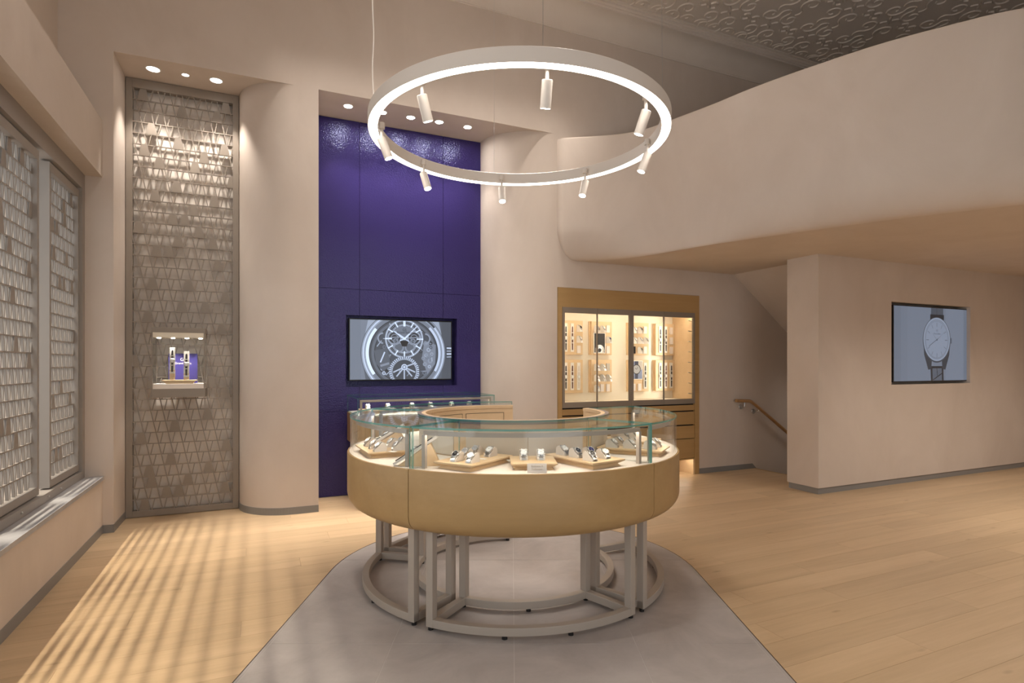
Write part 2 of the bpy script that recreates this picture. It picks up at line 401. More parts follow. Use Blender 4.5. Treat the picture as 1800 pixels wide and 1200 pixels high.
for ix in range(0, 40):                         # border of small arches beside the cornice
    cx = 1.0 + ix * 0.21
    strip([(cx + 0.085 * math.cos(a), PT - 0.345 - 0.085 * abs(math.sin(a))) for a in [math.pi * q / 10 for q in range(11)]], 0.009, 0.010)
    strip([(cx - 0.02, PT - 0.35), (cx, PT - 0.375), (cx + 0.02, PT - 0.35)], 0.012, 0.009)
obj('scroll_relief', bm, 'plaster_ceiling', ceiling, kind='stuff')

# left side: low wall, sill, beam over the windows, wall set back above it
bm = NB(); box(bm, -2.62, SL, -3.1, PT, -0.02, 0.438); struct('wall_left', bm, 'plaster')
bm = NB(); box(bm, -1.283, SL + 0.012, -3.1, PT, 0.438, 0.467); obj_s = struct('trim_2', bm, 'sill_stone')
bm = NB(); box(bm, -1.46, SL, -3.1, PT, 2.905, 3.365); struct('wall_left_beam', bm, 'plaster')
bm = NB(); box(bm, -1.75, -1.46, -3.1, PT, 3.365, ZC); struct('wall_left_upper', bm, 'plaster')
bm = NB(); box(bm, -2.75, -2.62, -0.5, PT + 0.3, -0.02, 3.6); struct('window_2', bm, 'bay_glazing')
bm = NB(); box(bm, -2.62, -1.46, -0.5, PT + 0.3, 3.55, 3.65); struct('ceiling_window_bay', bm, 'bay_wall')
bm = NB(); box(bm, -2.62, -1.46, -0.6, -0.5, -0.02, 3.6); struct('wall_window_bay_end', bm, 'bay_wall')
bm = NB(); box(bm, SL - 0.001, SL + 0.004, -3.1, PT, 0, 0.068); struct('baseboard_left', bm, 'skirting')
# back wall
SD = -1.09
bm = NB(); box(bm, -2.62, SD, PT, 6.6, -0.02, ZN)
struct('wall_back_left', bm, 'plaster')
bm = NB(); box(bm, SD, -0.17, 6.125, 6.6, -0.02, ZN); struct('wall_back_niche', bm, 'niche_backing')
bm = NB(); box(bm, -2.62, 9.6, PT, 6.6, ZN, ZC + 0.05); struct('wall_back_upper', bm, 'plaster')
c1 = arc(0.30, 6.07, 0.47, 0.47, 180, 270, 28)
bm = NB(); prism(bm, [(-0.17, 6.6)] + c1 + [(0.512, PT), (0.512, 6.6)], 2, -0.02, ZN); struct('wall_back_column_1', bm, 'plaster', smooth=True)
bm = NB(); box(bm, 0.512, 2.35, 6.42, 6.6, -0.02, ZN); struct('wall_back_recess', bm, 'plaster')
c2 = arc(3.02, 6.17, 0.67, 0.57, 180, 270, 30)
bm = NB(); prism(bm, [(2.35, 6.6)] + c2 + [(3.047, PT), (3.047, 6.6)], 2, -0.02, ZN); struct('wall_back_column_2', bm, 'plaster', smooth=True)
bm = NB(); box(bm, 3.047, 5.073, PT, 6.6, 2.243, ZN); box(bm, 3.047, 5.073, 6.1, 6.6, -0.02, 2.243)
box(bm, 5.073, 9.6, PT, 6.2, -2.6, ZN); struct('wall_back_right', bm, 'plaster')
# skirting
def skirt(name, pts):
    b = NB()
    for p, q in zip(pts, pts[1:]):
        p, q = Vector(p), Vector(q); d = (q - p).normalized(); n = Vector((d.y, -d.x)) * 0.004
        prism(b, [(p.x, p.y), (p.x + n.x, p.y + n.y), (q.x + n.x, q.y + n.y), (q.x, q.y)], 2, 0, 0.066)
    return struct(name, b, 'skirting')
skirt('baseboard_pier', [(SL, PT - 0.0005), (SD, PT - 0.0005)]); skirt('baseboard_pier_side', [(SD + 0.0005, PT - 0.004), (SD + 0.0005, 6.04)])
skirt('baseboard_column', c1 + [(0.512, PT)])
bm = NB(); prism(bm, [(5.075, 0), (5.98, 0), (6.05, -0.07), (6.05, 0.0), (5.98, 0.066), (5.075, 0.066)], 1, PT - 0.006, PT - 0.0005); struct('baseboard_back', bm, 'skirting')
# partition that carries the right-hand screen, with a recess for it
TW, TE = 4.18, 4.57
rx0, rx1 = ts(1567, TW), ts(1705.5, TW); rz0, rz1 = 1.145, 2.10
bm = NB(); a = 5.41
box(bm, a, rx0, TW, TE, 0.066, ZU); box(bm, rx1, 9.6, TW, TE, 0.066, ZU)
box(bm, rx0, rx1, TW, TE, 0.066, rz0); box(bm, rx0, rx1, TW, TE, rz1, ZU); box(bm, rx0, rx1, TW + 0.16, TE, rz0, rz1)
bmesh.ops.remove_doubles(bm, verts=bm.verts, dist=1e-5)
struct('wall_right_partition', bm, 'plaster')
bm = NB(); box(bm, a + 0.012, 9.6, TW + 0.012, TE - 0.012, -2.6, 0.066); struct('baseboard_partition', bm, 'skirting')
# mezzanine: curved parapet front over the right half of the room
def at_(px, py, z):
    Y = (H - z) * F / (py - HY); return cw((px - CX) / F * Y, Y)
ZT = 3.90
top = [at_(*p, ZT) for p in ((991, 241), (1040, 238), (1090, 234), (1133, 226), (1187, 207), (1240, 187), (1311, 156.5), (1400, 124), (1533, 79), (1667, 42), (1800, 11))]
top += [(top[-1][0] + 0.55 * k_, top[-1][1] - 0.42 * k_ + 0.03 * k_ * k_) for k_ in (1, 2.2, 3.6, 5, 7.5)]
bot = [at_(*p, ZU) for p in ((1012, 458.5), (1060, 457.5), (1110, 453), (1150, 447), (1205, 437.5), (1265, 427.5), (1340, 417), (1467, 399.5), (1600, 382), (1720, 368.5), (1800, 360))]
bot += [(bot[-1][0] + 0.55 * k_, bot[-1][1] - 0.42 * k_ + 0.03 * k_ * k_) for k_ in (1, 2.2, 3.6, 5, 7.5)]
def cat(P, n):                                  # Catmull-Rom resample
    P = [Vector((*p, 0)) for p in P]; out = []
    for i in range(len(P) - 1):
        p0, p1, p2, p3 = P[max(i - 1, 0)], P[i], P[i + 1], P[min(i + 2, len(P) - 1)]
        for k_ in range(n):
            u = k_ / n; out.append(0.5 * ((2 * p1) + (p2 - p0) * u + (2 * p0 - 5 * p1 + 4 * p2 - p3) * u * u + (3 * p1 - p0 - 3 * p2 + p3) * u ** 3))
    out.append(P[-1]); return out
tA, bA = cat(top, 6), cat(bot, 6)
bm = NB(); rows = []
def prof_row(A, B, inset=0.0, lift=0.0):
    r = []; inn = Vector((B.x - A.x, B.y - A.y, 0)); il = inn.normalized() if inn.length > 1e-4 else Vector((0, 1, 0))
    r.append((A + il * 0.25, ZT)); r.append((A + il * 0.03, ZT)); r.append((A + il * 0.009, ZT - 0.009)); r.append((A, ZT - 0.03))
    FH = 0.36
    for z in (3.5, 3.2, ZU + FH): r.append((A, z))
    for q in range(1, 11):
        f = math.radians(q * 9); r.append((A + (B - A) * (1 - math.cos(f)), ZU + FH - FH * math.sin(f)))
    return [Vector((p.x, p.y, z)) for p, z in r]
R_rows = [prof_row(A, B) for A, B in zip(tA, bA)]
# rounded left end that dies into the back wall
first = R_rows[0]; e0 = []
dirv = (tA[1] - tA[0]).normalized(); back = Vector((0, 1, 0))
for q in range(6, 0, -1):
    f = math.radians(q * 15); rr = 0.07
    e0.append([Vector((p.x, p.y, p.z)) - dirv * rr * math.sin(f) + back * (rr * (1 - math.cos(f))) + Vector((0, 0, (0.05 * (1 - math.cos(f)) if p.z < ZU + 0.3 else 0))) for p in first])
e0.insert(0, [p + Vector((0, 0.6, 0)) for p in e0[0]])
R_rows = e0 + R_rows
VV = [[bm.verts.new(p) for p in r] for r in R_rows]
for a_, b_ in zip(VV, VV[1:]):
    for k_ in range(len(a_) - 1): bm.faces.new((a_[k_], a_[k_ + 1], b_[k_ + 1], b_[k_]))
bmesh.ops.recalc_face_normals(bm, faces=bm.faces)
par = struct('wall_mezzanine', bm, 'plaster', smooth=True)
bm = NB()                                       # flat underside
poly = [(p.x, p.y) for p in bA]; poly = poly + [(9.6, poly[-1][1]), (9.6, PT), (poly[0][0] + 0.02, PT + 0.02)]
prism(bm, poly, 2, ZU, ZU + 0.12); struct('ceiling_mezzanine', bm, 'plaster')
bm = NB(); prism(bm, [(5.66, ZU + 0.001), (9.6, ZU + 0.001 - 3.94 * 0.766), (9.6, ZU + 0.001)], 1, TE, PT); struct('ceiling_stair', bm, 'plaster')
bm = NB()                                       # stair going down
stair = bpy.data.objects.new('stair', None); C.objects.link(stair); stair.location = (6.02, 5.08, -0.2); stair['kind'] = 'structure'
for k_ in range(9):
    b = NB(); box(b, 6.02 + k_ * 0.26, 6.02 + (k_ + 1) * 0.26 + 0.02, TE, PT, -2.4, -0.17 * (k_ + 1)); obj('step', b, 'floor_wood', stair)
bm = NB(); box(bm, 6.0, 6.035, TE, PT, -0.04, 0.0015); struct('trim_3', bm, 'maple')
bm = NB(); box(bm, 8.4, 8.6, TE, PT, -2.6, 1.0); struct('wall_stair_end', bm, 'plaster')
# right and front walls of the room (out of view)
bm = NB(); box(bm, 9.6, 9.8, -3.2, PT, -0.02, ZC); struct('wall_right', bm, 'plaster')
bm = NB(); box(bm, -2.62, -0.5, -3.3, -3.1, -0.02, ZC); box(bm, 3.7, 9.6, -3.3, -3.1, -0.02, ZC); box(bm, -0.5, 3.7, -3.3, -3.1, 3.5, ZC); struct('wall_front', bm, 'plaster')
# ------------------------------------------------------------------ slatted metal screens
def lattice(x0, x1, z0, z1, yf, depth, pitch, cell, slope, plates, root, mat, xmap, flip=False):
    """openwork screen in the plane (a, z); xmap(a, y, z) -> world. Rails and filled plates are pieces, the slanted bars one mesh."""
    th = 0.0082; n = int(round((z1 - z0) / pitch)); pitch = (z1 - z0) / n
    def bx(bm, pts, y0, y1):
        A = [bm.verts.new(xmap(p[0], y0, p[1])) for p in pts]; B = [bm.verts.new(xmap(p[0], y1, p[1])) for p in pts]; m = len(pts)
        fs = [bm.faces.new(A), bm.faces.new(B[::-1])] + [bm.faces.new((A[i], B[i], B[(i + 1) % m], A[(i + 1) % m])) for i in range(m)]
        bmesh.ops.recalc_face_normals(bm, faces=fs)
    R_ = [(x0, z0), (x1, z0), (x1, z1), (x0, z1)]
    bars = NB(); dx = slope * pitch; cells = {}
    for k in range(n):
        zt = z1 - k * pitch; zb = zt - pitch
        if k:
            b = NB(); bx(b, [(x0, zt - th / 2), (x1, zt - th / 2), (x1, zt + th / 2), (x0, zt + th / 2)], yf, yf + depth)
            obj('rail', b, mat, root)
        ph = (k * dx) % cell; a = x0 - 2 * cell + ph
        while a < x1 + cell:
            for pts in ([(a, zt), (a + th, zt), (a + th + dx, zb), (a + dx, zb)], [(a - 0.042 * cell / 0.1, zt), (a - 0.042 * cell / 0.1 + th, zt), (a - 0.042 * cell / 0.1 - dx + th, zb), (a - 0.042 * cell / 0.1 - dx, zb)]):
                q = clip(pts if (pts[0][0] - pts[1][0]) * 1 > 0 else pts[::-1], R_)
                if len(q) > 2: bx(bars, q, yf + 0.001, yf + depth - 0.001)
            tr = [(a - 0.042 * cell / 0.1 - dx, zb), (a + dx + th, zb), (a + th, zt), (a - 0.042 * cell / 0.1, zt)]
            q = clip(tr, R_)
            if len(q) > 2: cells[(k, round((a - x0 - ph) / cell))] = (q, (tr[0][0] + tr[1][0]) / 2, (zt + zb) / 2)
            a += cell
    obj('slanted_bars', bars, mat, root, kind='stuff')
    used = set()
    for (px, pz) in plates:
        best = min(cells, key=lambda c: (cells[c][1] - px) ** 2 + (cells[c][2] - pz) ** 2)
        if best in used: continue
        used.add(best); b = NB(); bx(b, cells[best][0], yf - 0.001, yf + depth * 0.5); obj('filled_plate', b, mat, root)
# tall screen in the left niche
YD = 6.05
sx0, sx1 = SD + 0.004, -0.174
scr = thing('metal_screen', 'tall taupe metal openwork screen filling the niche left of the first column', 'screen', (0.5 * (sx0 + sx1), YD, 0))
bm = NB(); FWd = 0.052
for q in ((sx0, sx0 + FWd, 0.0, ZN), (sx1 - FWd, sx1, 0.0, ZN)):
    b = NB(); box(b, q[0], q[1], YD - 0.01, YD + 0.05, q[2] + 0.004, q[3] - 0.004); obj('stile', b, 'taupe', scr, bevel=0.002)
b = NB(); box(b, sx0 + FWd, sx1 - FWd, YD - 0.01, YD + 0.05, ZN - 0.085, ZN - 0.004); obj('top_rail', b, 'taupe', scr, bevel=0.002)
b = NB(); box(b, sx0 + FWd, sx1 - FWd, YD - 0.01, YD + 0.05, 0.004, 0.06); obj('bottom_rail', b, 'taupe', scr, bevel=0.002)
pl = [(755, 490), (955, 610), (1165, 610), (1215, 560), (790, 650), (925, 770), (1195, 765), (765, 800), (1105, 845), (830, 860), (1005, 885), (910, 975), (1225, 965), (805, 1015), (1145, 1050), (1045, 1090), (1000, 1140), (895, 1180)]
pl += [(x, y + 1200) for x, y in ((730, 15), (1075, 45), (920, 85), (1140, 100), (810, 125), (870, 130), (1160, 190), (785, 280), (1015, 290), (1190, 350), (1095, 395), (935, 440), (770, 490), (1180, 550), (740, 700), (775, 800), (1120, 800), (1185, 850), (1100, 1000), (945, 1060), (775, 1110), (1190, 1145))]
pl += [(x, y + 2400) for x, y in ((920, 15), (755, 75), (1100, 50), (825, 120), (1000, 110), (895, 165), (1215, 95), (790, 235), (965, 210), (1185, 195))]
plates = [(ts(x / 3, YD), tz(x / 3, y / 3, YD)) for x, y in pl]
lattice(sx0 + FWd, sx1 - FWd, 0.06, ZN - 0.085, YD, 0.013, 0.1005, 0.0955, 0.21, plates, scr, 'taupe', lambda a, y, z: (a, y, z))
# window screens on their track
SF = -1.305
bm = NB(); box(bm, -1.40, -1.283, -0.4, PT, 0.467, 0.525); trk = struct('window_1', bm, 'taupe_grey', bevel=0.002)
for t_ in (4.72, 4.98, 4.25, 3.6):
    b = NB(); lathe(b, [(0, 0), (0.007, 0), (0.007, 0.006), (0.004, 0.010), (0, 0.010)], 10, mat=Matrix.Translation((-1.283, t_ + 0.0, 0.502)) @ Matrix.Rotation(math.pi / 2, 4, 'Y')); obj('bolt', b, 'steel', trk, smooth=True)
bm = NB(); box(bm, -1.46, -1.283, -0.4, PT, 2.78, 2.905); box(bm, -1.46, -1.40, -0.4, PT, 0.467, 0.53); obj('head_track', bm, 'taupe_grey', trk)
bm = NB(); box(bm, -1.40, -1.283, PT - 0.07, PT, 0.525, 2.78); obj('jamb', bm, 'taupe_grey', trk)
b = NB(); box(b, -2.0, -1.99, -0.4, PT, 0.44, 3.55); obj('pane', b, 'glass', trk)
wnames = {0: 'slatted taupe metal window screen nearest the corner pier', 1: 'slatted taupe window screen cut by the left edge of the photo',
          2: 'slatted window screen left of the frame, nearer the viewer', 3: 'slatted window screen farthest along the window wall from the pier'}
for i in range(4):
    t1 = 5.535 - i * 0.905; t0 = t1 - 0.70
    z0, z1 = 0.535, 2.765
    r = thing('window_screen', wnames[i], 'screen', (SF - 0.03, 0.5 * (t0 + t1), z0), group='slatted window screens')
    for q0, q1 in ((t0, t0 + 0.03), (t1 - 0.03, t1)):
        b = NB(); box(b, SF - 0.06, SF, q0, q1, z0, z1); obj('stile', b, 'taupe_grey', r)
    for q0, q1 in ((z0, z0 + 0.05), (z1 - 0.06, z1)):
        b = NB(); box(b, SF - 0.06, SF, t0 + 0.03, t1 - 0.03, q0, q1); obj('frame_rail', b, 'taupe_grey', r)
    rnd = random.Random(30 + i)
    ps = [(rnd.uniform(t0 + 0.05, t1 - 0.05), rnd.uniform(z0 + 0.08, z1 - 0.08)) for _ in range(20)]
    lattice(t0 + 0.03, t1 - 0.03, z0 + 0.05, z1 - 0.06, 0, 0.016, 0.097, 0.098, 0.17, ps, r, 'taupe_grey', lambda a, y, z: (SF - 0.028 - y, a, z))

# ------------------------------------------------------------------ blue leather wall
bl = thing('leather_wall', 'deep blue embossed leather wall panelling between the two pale columns', 'wall panel', (1.43, 6.17, 0))
BX = [0.513, ts(632, 6.17), ts(779, 6.17), 2.349]
zr = [0.004, tz(600, 723, 6.17), tz(600, 507, 6.17), ZN - 0.002]
RX0, RX1, RZ0, RZ1 = ts(608, 6.17), ts(803, 6.17), 1.142, 1.898
gp = 0.002
for i in range(3):
    for j in range(3):
        x0, x1, z0, z1 = BX[i] + gp, BX[i + 1] - gp, zr[j] + gp, zr[j + 1] - gp
        pieces = [(x0, x1, z0, z1)]
        if j == 1:                                  # leave the opening for the screen
            pieces = []
            a0, a1 = max(x0, RX0), min(x1, RX1)
            if x0 < RX0: pieces.append((x0, min(x1, RX0), z0, z1))
            if x1 > RX1: pieces.append((max(x0, RX1), x1, z0, z1))
            if a1 > a0:
                if z1 > RZ1: pieces.append((a0, a1, RZ1, z1))
                if z0 < RZ0: pieces.append((a0, a1, z0, RZ0))
        b = NB()
        for q in pieces: box(b, q[0], q[1], 6.17, 6.20, q[2], q[3])
        obj('leather_panel', b, 'blue_leather', bl)
b = NB(); box(b, 0.513, RX0, 6.201, 6.41, 0.004, ZN - 0.004); box(b, RX1, 2.349, 6.201, 6.41, 0.004, ZN - 0.004); box(b, RX0, RX1, 6.201, 6.41, 0.004, RZ0 - 0.003); box(b, RX0, RX1, 6.201, 6.41, RZ1 + 0.003, ZN - 0.004); box(b, RX0, RX1, 6.33, 6.41, RZ0 - 0.003, RZ1 + 0.003)
obj('backing', b, 'blue_leather', bl)

# ------------------------------------------------------------------ video screens
class Pic:                                          # flat picture: clipped shapes stacked a hair apart
    def __init__(s, w_, h_): s.w, s.h, s.bm, s.mats, s.l = w_, h_, NB(), [], 0
    def mi(s, m):
        if m not in s.mats: s.mats.append(m)
        return s.mats.index(m)
    def poly(s, pts, m, keep=False):
        if not keep: s.l += 1
        if sum(p[0] * q[1] - q[0] * p[1] for p, q in zip(pts, pts[1:] + pts[:1])) < 0: pts = pts[::-1]
        q = clip(pts, [(0, 0), (s.w, 0), (s.w, s.h), (0, s.h)])
        if len(q) < 3: return
        try: s.bm.faces.new([s.bm.verts.new((p[0], -0.00006 * s.l, p[1])) for p in q]).material_index = s.mi(m)
        except ValueError: pass
    def ring(s, cx, cy, r0, r1, m, a0=0, a1=360, n=56, ex=1.0):
        s.l += 1
        for i in range(n):
            u, v = [math.radians(a0 + (a1 - a0) * k / n) for k in (i, i + 1)]
            P = lambda r, a: (cx + ex * r * math.cos(a), cy + r * math.sin(a))
            s.poly([P(r0, u), P(r1, u), P(r1, v), P(r0, v)] if r0 > 0 else [(cx, cy), P(r1, u), P(r1, v)], m, True)
    def line(s, x0, y0, x1, y1, wd, m, wd2=None):
        d = Vector((x1 - x0, y1 - y0)).normalized(); nx, ny = -d.y, d.x; e = wd if wd2 is None else wd2
        s.poly([(x0 + nx * wd / 2, y0 + ny * wd / 2), (x0 - nx * wd / 2, y0 - ny * wd / 2), (x1 - nx * e / 2, y1 - ny * e / 2), (x1 + nx * e / 2, y1 + ny * e / 2)], m)
def lcd(k, b=1.0):
    n = 'lcd_%d' % k
    if n not in M: emit(n, (k / 100 * 0.64 * b, k / 100 * 0.76 * b, k / 100 * b), 0.82)
    return n
def screen_thing(label, x0, x1, z0, z1, y):
    r = thing('video_screen', label, 'screen', (0.5 * (x0 + x1), y, z0))
    b = NB(); bw = 0.012
    box(b, x0 - bw, x1 + bw, y - 0.004, y + 0.05, z0 - bw, z1 + bw); obj('casing', b, 'black', r, bevel=0.003)
    return r
tvy = 6.235
tx0, tx1 = ts(615, tvy), ts(792.5, tvy); tz0, tz1 = tz(700, 667.5, tvy) + 0.008, tz(700, 563.5, tvy)
tv = screen_thing('wall screen with a skeleton watch movement, set into the blue leather wall', tx0, tx1, tz0, tz1, tvy)
W_, H_ = tx1 - tx0, tz1 - tz0; p = Pic(W_, H_); u = W_ / 1335.0
def X(x): return (x - 115) * u
def Yv(yv): return H_ - (yv - 178 - (x_mid - 115) * 0.0) * u
x_mid = 115
def G(k): return lcd(max(1, int(112 * (k / 100) ** 1.38)))
p.poly([(0, 0), (W_, 0), (W_, H_), (0, H_)], G(26))
for i in range(10): p.poly([(i * W_ / 10, 0), ((i + 1) * W_ / 10, 0), ((i + 1) * W_ / 10, H_), (i * W_ / 10, H_)], G(34 - abs(i - 1) * 2))
cx, cy = X(810), Yv(600); R = 562 * u
for sgn in (-1, 1):
    p.poly([(cx + sgn * R * .95, cy + R * .2), (cx + sgn * R * .72, cy + R * 1.3), (cx + sgn * R * .2, cy + R * 1.3)], G(52))
    p.poly([(cx + sgn * R * .97, cy - R * .1), (cx + sgn * R * .80, cy - R * 1.2), (cx + sgn * R * .3, cy - R * 1.2)], G(22))
p.ring(cx, cy, 0, R, G(20)); p.ring(cx, cy, R * .90, R * .985, G(50)); p.ring(cx, cy, R * .93, R * .955, G(80)); p.ring(cx, cy, R * .80, R * .90, G(33))
p.ring(cx, cy, R * .82, R * .89, G(95), 140, 215); p.ring(cx, cy, R * .82, R * .88, G(75), -30, 45); p.ring(cx, cy, R * .80, R * .815, G(6)); p.ring(cx, cy, R * .92, R * .97, G(12), 40, 70)
p.ring(cx, cy, 0, R * .80, G(17)); p.ring(cx, cy, R * .70, R * .76, G(26)); p.ring(cx, cy, R * .68, R * .70, G(9))
p.poly([(cx + R * .48, cy + R * .3), (cx + R * .76, cy + R * .2), (cx + R * .74, cy - R * .25), (cx + R * .55, cy - R * .5), (cx + R * .42, cy - R * .1)], G(36))
for (ax, ay, rr, kk) in ((.58, .08, .05, 55), (.66, -.02, .04, 50), (.62, -.18, .06, 44), (.52, -.05, .045, 58), (.60, -.32, .04, 60), (.5, .22, .05, 40)): p.ring(cx + R * ax, cy + R * ay, R * rr * .5, R * rr, G(kk), n=16)
rb = random.Random(5)
for _ in range(90):
    a = rb.uniform(0, 2 * math.pi); rr = R * rb.uniform(.35, .68); bx_, by_ = cx + rr * math.cos(a), cy + rr * math.sin(a)
    if rb.random() < .5: p.ring(bx_, by_, R * rb.uniform(.01, .03), R * rb.uniform(.032, .05), G(rb.choice((8, 30, 44, 62))), n=12)
    else: p.line(bx_, by_, bx_ + R * rb.uniform(-.14, .14), by_ + R * rb.uniform(-.14, .14), R * rb.uniform(.008, .025), G(rb.choice((6, 28, 40, 58, 70))))
p.poly([(cx - R * .70, cy + R * .05), (cx - R * .40, cy + R * .12), (cx - R * .32, cy - R * .3), (cx - R * .5, cy - R * .42), (cx - R * .66, cy - R * .25)], G(22))
p.line(cx - R * .56, cy - R * .22, cx - R * .46, cy + R * .02, R * .03, G(78)); p.line(cx - R * .56, cy - R * .30, cx - R * .36, cy - R * .24, R * .05, G(40))
dx_, dy_ = X(808), Yv(415); DR = 248 * u                    # the small dial
p.ring(dx_, dy_, 0, DR * 1.02, G(24)); p.ring(dx_, dy_, DR * .93, DR * 1.02, G(60)); p.ring(dx_, dy_, DR * .74, DR * .93, G(11)); p.ring(dx_, dy_, DR * .70, DR * .76, G(55)); p.ring(dx_, dy_, DR * .74, DR * .80, G(34))
for sgn in (-1, 1):
    p.ring(dx_ + sgn * DR * .52, dy_ + DR * .05, 0, DR * .38, G(10)); p.ring(dx_ + sgn * DR * .52, dy_ + DR * .05, DR * .30, DR * .38, G(48)); p.ring(dx_ + sgn * DR * .52, dy_ + DR * .05, DR * .16, DR * .20, G(40)); p.line(dx_ + sgn * DR * .52 - DR * .3, dy_ + DR * .05, dx_ + sgn * DR * .52 + DR * .3, dy_ + DR * .1, DR * .04, G(50)); p.ring(dx_ + sgn * DR * .46, dy_ - DR * .12, DR * .08, DR * .15, G(36), n=14)
    p.ring(dx_ + sgn * DR * 1.12, dy_ + DR * .02, DR * .22, DR * .30, G(44), -90 if sgn > 0 else 90, 90 if sgn > 0 else 270)
    p.ring(dx_ + sgn * DR * .3, dy_ - DR * .45, DR * .2, DR * .28, G(40))
p.poly([(dx_ - DR * .25, dy_ - DR * .1), (dx_ + DR * .25, dy_ - DR * .1), (dx_ + DR * .12, dy_ - DR * .4), (dx_ - DR * .12, dy_ - DR * .4)], G(5))
p.poly([(dx_ - DR * .45, dy_ + DR * .66), (dx_ + DR * .45, dy_ + DR * .66), (dx_ + DR * .42, dy_ + DR * .26), (dx_, dy_ + DR * .12), (dx_ - DR * .42, dy_ + DR * .26)], G(30))
for k in range(12):
    a = math.radians(90 - 30 * k); r0, r1 = (DR * .70, DR * 1.0) if k % 3 else (DR * .66, DR * 1.02)
    p.line(dx_ + r0 * math.cos(a), dy_ + r0 * math.sin(a), dx_ + r1 * math.cos(a), dy_ + r1 * math.sin(a), DR * (.12 if k == 0 else .07), G(92))
for k in range(60):
    a = math.radians(6 * k); p.line(dx_ + DR * .85 * math.cos(a), dy_ + DR * .85 * math.sin(a), dx_ + DR * .9 * math.cos(a), dy_ + DR * .9 * math.sin(a), DR * .018, G(66))
gx, gy = X(805), Yv(845); GR = 200 * u                      # balance wheel below
p.ring(gx, gy, 0, GR, G(14)); p.ring(gx, gy, GR * .84, GR, G(30))
for k in range(44):
    a = math.radians(k * 360 / 44); p.line(gx + GR * .84 * math.cos(a), gy + GR * .84 * math.sin(a), gx + GR * 1.0 * math.cos(a), gy + GR * 1.0 * math.sin(a), GR * .05, G(82))
p.ring(gx, gy, GR * .78, GR * .83, G(58)); p.ring(gx, gy, GR * .30, GR * .34, G(50), -60, 200)
for a in (-155, -25, 20, -90, -130, -50): p.line(gx, gy + GR * .3, gx + GR * .8 * math.cos(math.radians(a)), gy + GR * .3 + GR * .8 * math.sin(math.radians(a)), GR * .09, G(64))
p.ring(gx, gy + GR * .3, 0, GR * .20, G(76)); p.ring(gx, gy + GR * .3, GR * .09, GR * .13, G(18), n=18)
p.line(dx_ - DR * .0, dy_, dx_ - DR * .55, dy_ + DR * .38, DR * .13, G(84), DR * .05); p.line(dx_, dy_, dx_ + DR * .70, dy_ + DR * .70, DR * .10, G(88), DR * .03); p.line(dx_, dy_, dx_ - DR * .25, dy_ - DR * .1, DR * .06, G(88)); p.line(dx_, dy_, dx_ + DR * .25, dy_ - DR * .14, DR * .06, G(70)); p.ring(dx_, dy_, 0, DR * .06, G(95), n=14)
cxr, cyr = X(1415), Yv(590)                                 # crown
p.poly([(cxr - 35 * u, cyr - 85 * u), (cxr + 40 * u, cyr - 75 * u), (cxr + 40 * u, cyr + 75 * u), (cxr - 35 * u, cyr + 85 * u)], G(10))
for k in range(4): p.line(cxr - 32 * u, cyr - 60 * u + 40 * u * k, cxr + 32 * u, cyr - 56 * u + 38 * u * k, 22 * u, G(72 if k % 2 else 46))
pm = p.bm; me = bpy.data.meshes.new('picture'); pm.to_mesh(me); pm.free()
for m in p.mats: me.materials.append(M[m])
put('picture', me, tv, (tx0 - tv.location.x, -0.0046, 0))
for body, sz, yy in (('GS', 46 * u, 312), ('Grand Seiko', 40 * u, 345)):
    text(body, sz, G(3), 'lettering', tv, (tx0 - tv.location.x + X(806), -0.0046 - 0.00006 * (p.l + 3), Yv(yy)), (math.pi / 2, 0, 0), 0.00002)
# partition screen
ty = TW + 0.045
sx0_, sx1_ = ts(1570.5, ty), ts(1703, ty); sz0, sz1 = 1.182, 2.062
tv2 = screen_thing('wall screen showing a dress watch on a leather strap, set into the partition', sx0_, sx1_, sz0, sz1, ty)
W_, H_ = sx1_ - sx0_, sz1 - sz0; p = Pic(W_, H_)
def g2(k): return lcd(max(1, int(k * 0.72)))
for i in range(12): p.poly([(i * W_ / 12, 0), ((i + 1) * W_ / 12, 0), ((i + 1) * W_ / 12, H_), (i * W_ / 12, H_)], g2(27 + (2 if 2 <= i <= 5 else 0) + (3 if 8 <= i <= 10 else 0) - (3 if i in (0, 11) else 0)))
cx, cy = 0.548 * W_, 0.56 * H_; R = 0.285 * H_
p.poly([(cx - .078 * W_, 0), (cx + .092 * W_, 0), (cx + .088 * W_, .20 * H_), (cx - .085 * W_, .20 * H_)], g2(4)); p.poly([(cx - .055 * W_, 0), (cx + .07 * W_, 0), (cx + .065 * W_, .17 * H_), (cx - .06 * W_, .17 * H_)], g2(16))
p.line(cx - .05 * W_, .01 * H_, cx + .07 * W_, .10 * H_, .012 * H_, g2(2)); p.line(cx + .01 * W_, .05 * H_, cx, .17 * H_, .01 * H_, g2(2))
p.poly([(cx - .078 * W_, H_), (cx + .085 * W_, H_), (cx + .085 * W_, .86 * H_), (cx - .078 * W_, .86 * H_)], g2(12)); p.poly([(cx - .088 * W_, .91 * H_), (cx + .095 * W_, .91 * H_), (cx + .095 * W_, .84 * H_), (cx - .088 * W_, .84 * H_)], g2(3)); p.line(cx, .9 * H_, cx, H_, .008 * H_, g2(4))
for sgn in (-1, 1): p.poly([(cx + sgn * R * 1.06, cy + R * .1), (cx + sgn * R * 1.0, cy - R * .7), (cx + sgn * .115 * W_, .15 * H_), (cx + sgn * .075 * W_, .16 * H_), (cx + sgn * R * .4, cy - R * 1.0)], g2(6))
p.ring(cx, cy, 0, R * 1.10, g2(9)); p.ring(cx, cy + R * .03, 0, R * 1.05, g2(46)); p.ring(cx, cy + R * .03, R * .90, R * .98, g2(34)); p.ring(cx, cy + R * .02, 0, R * .90, g2(40)); p.ring(cx, cy + R * .02, R * .87, R * .90, g2(30))
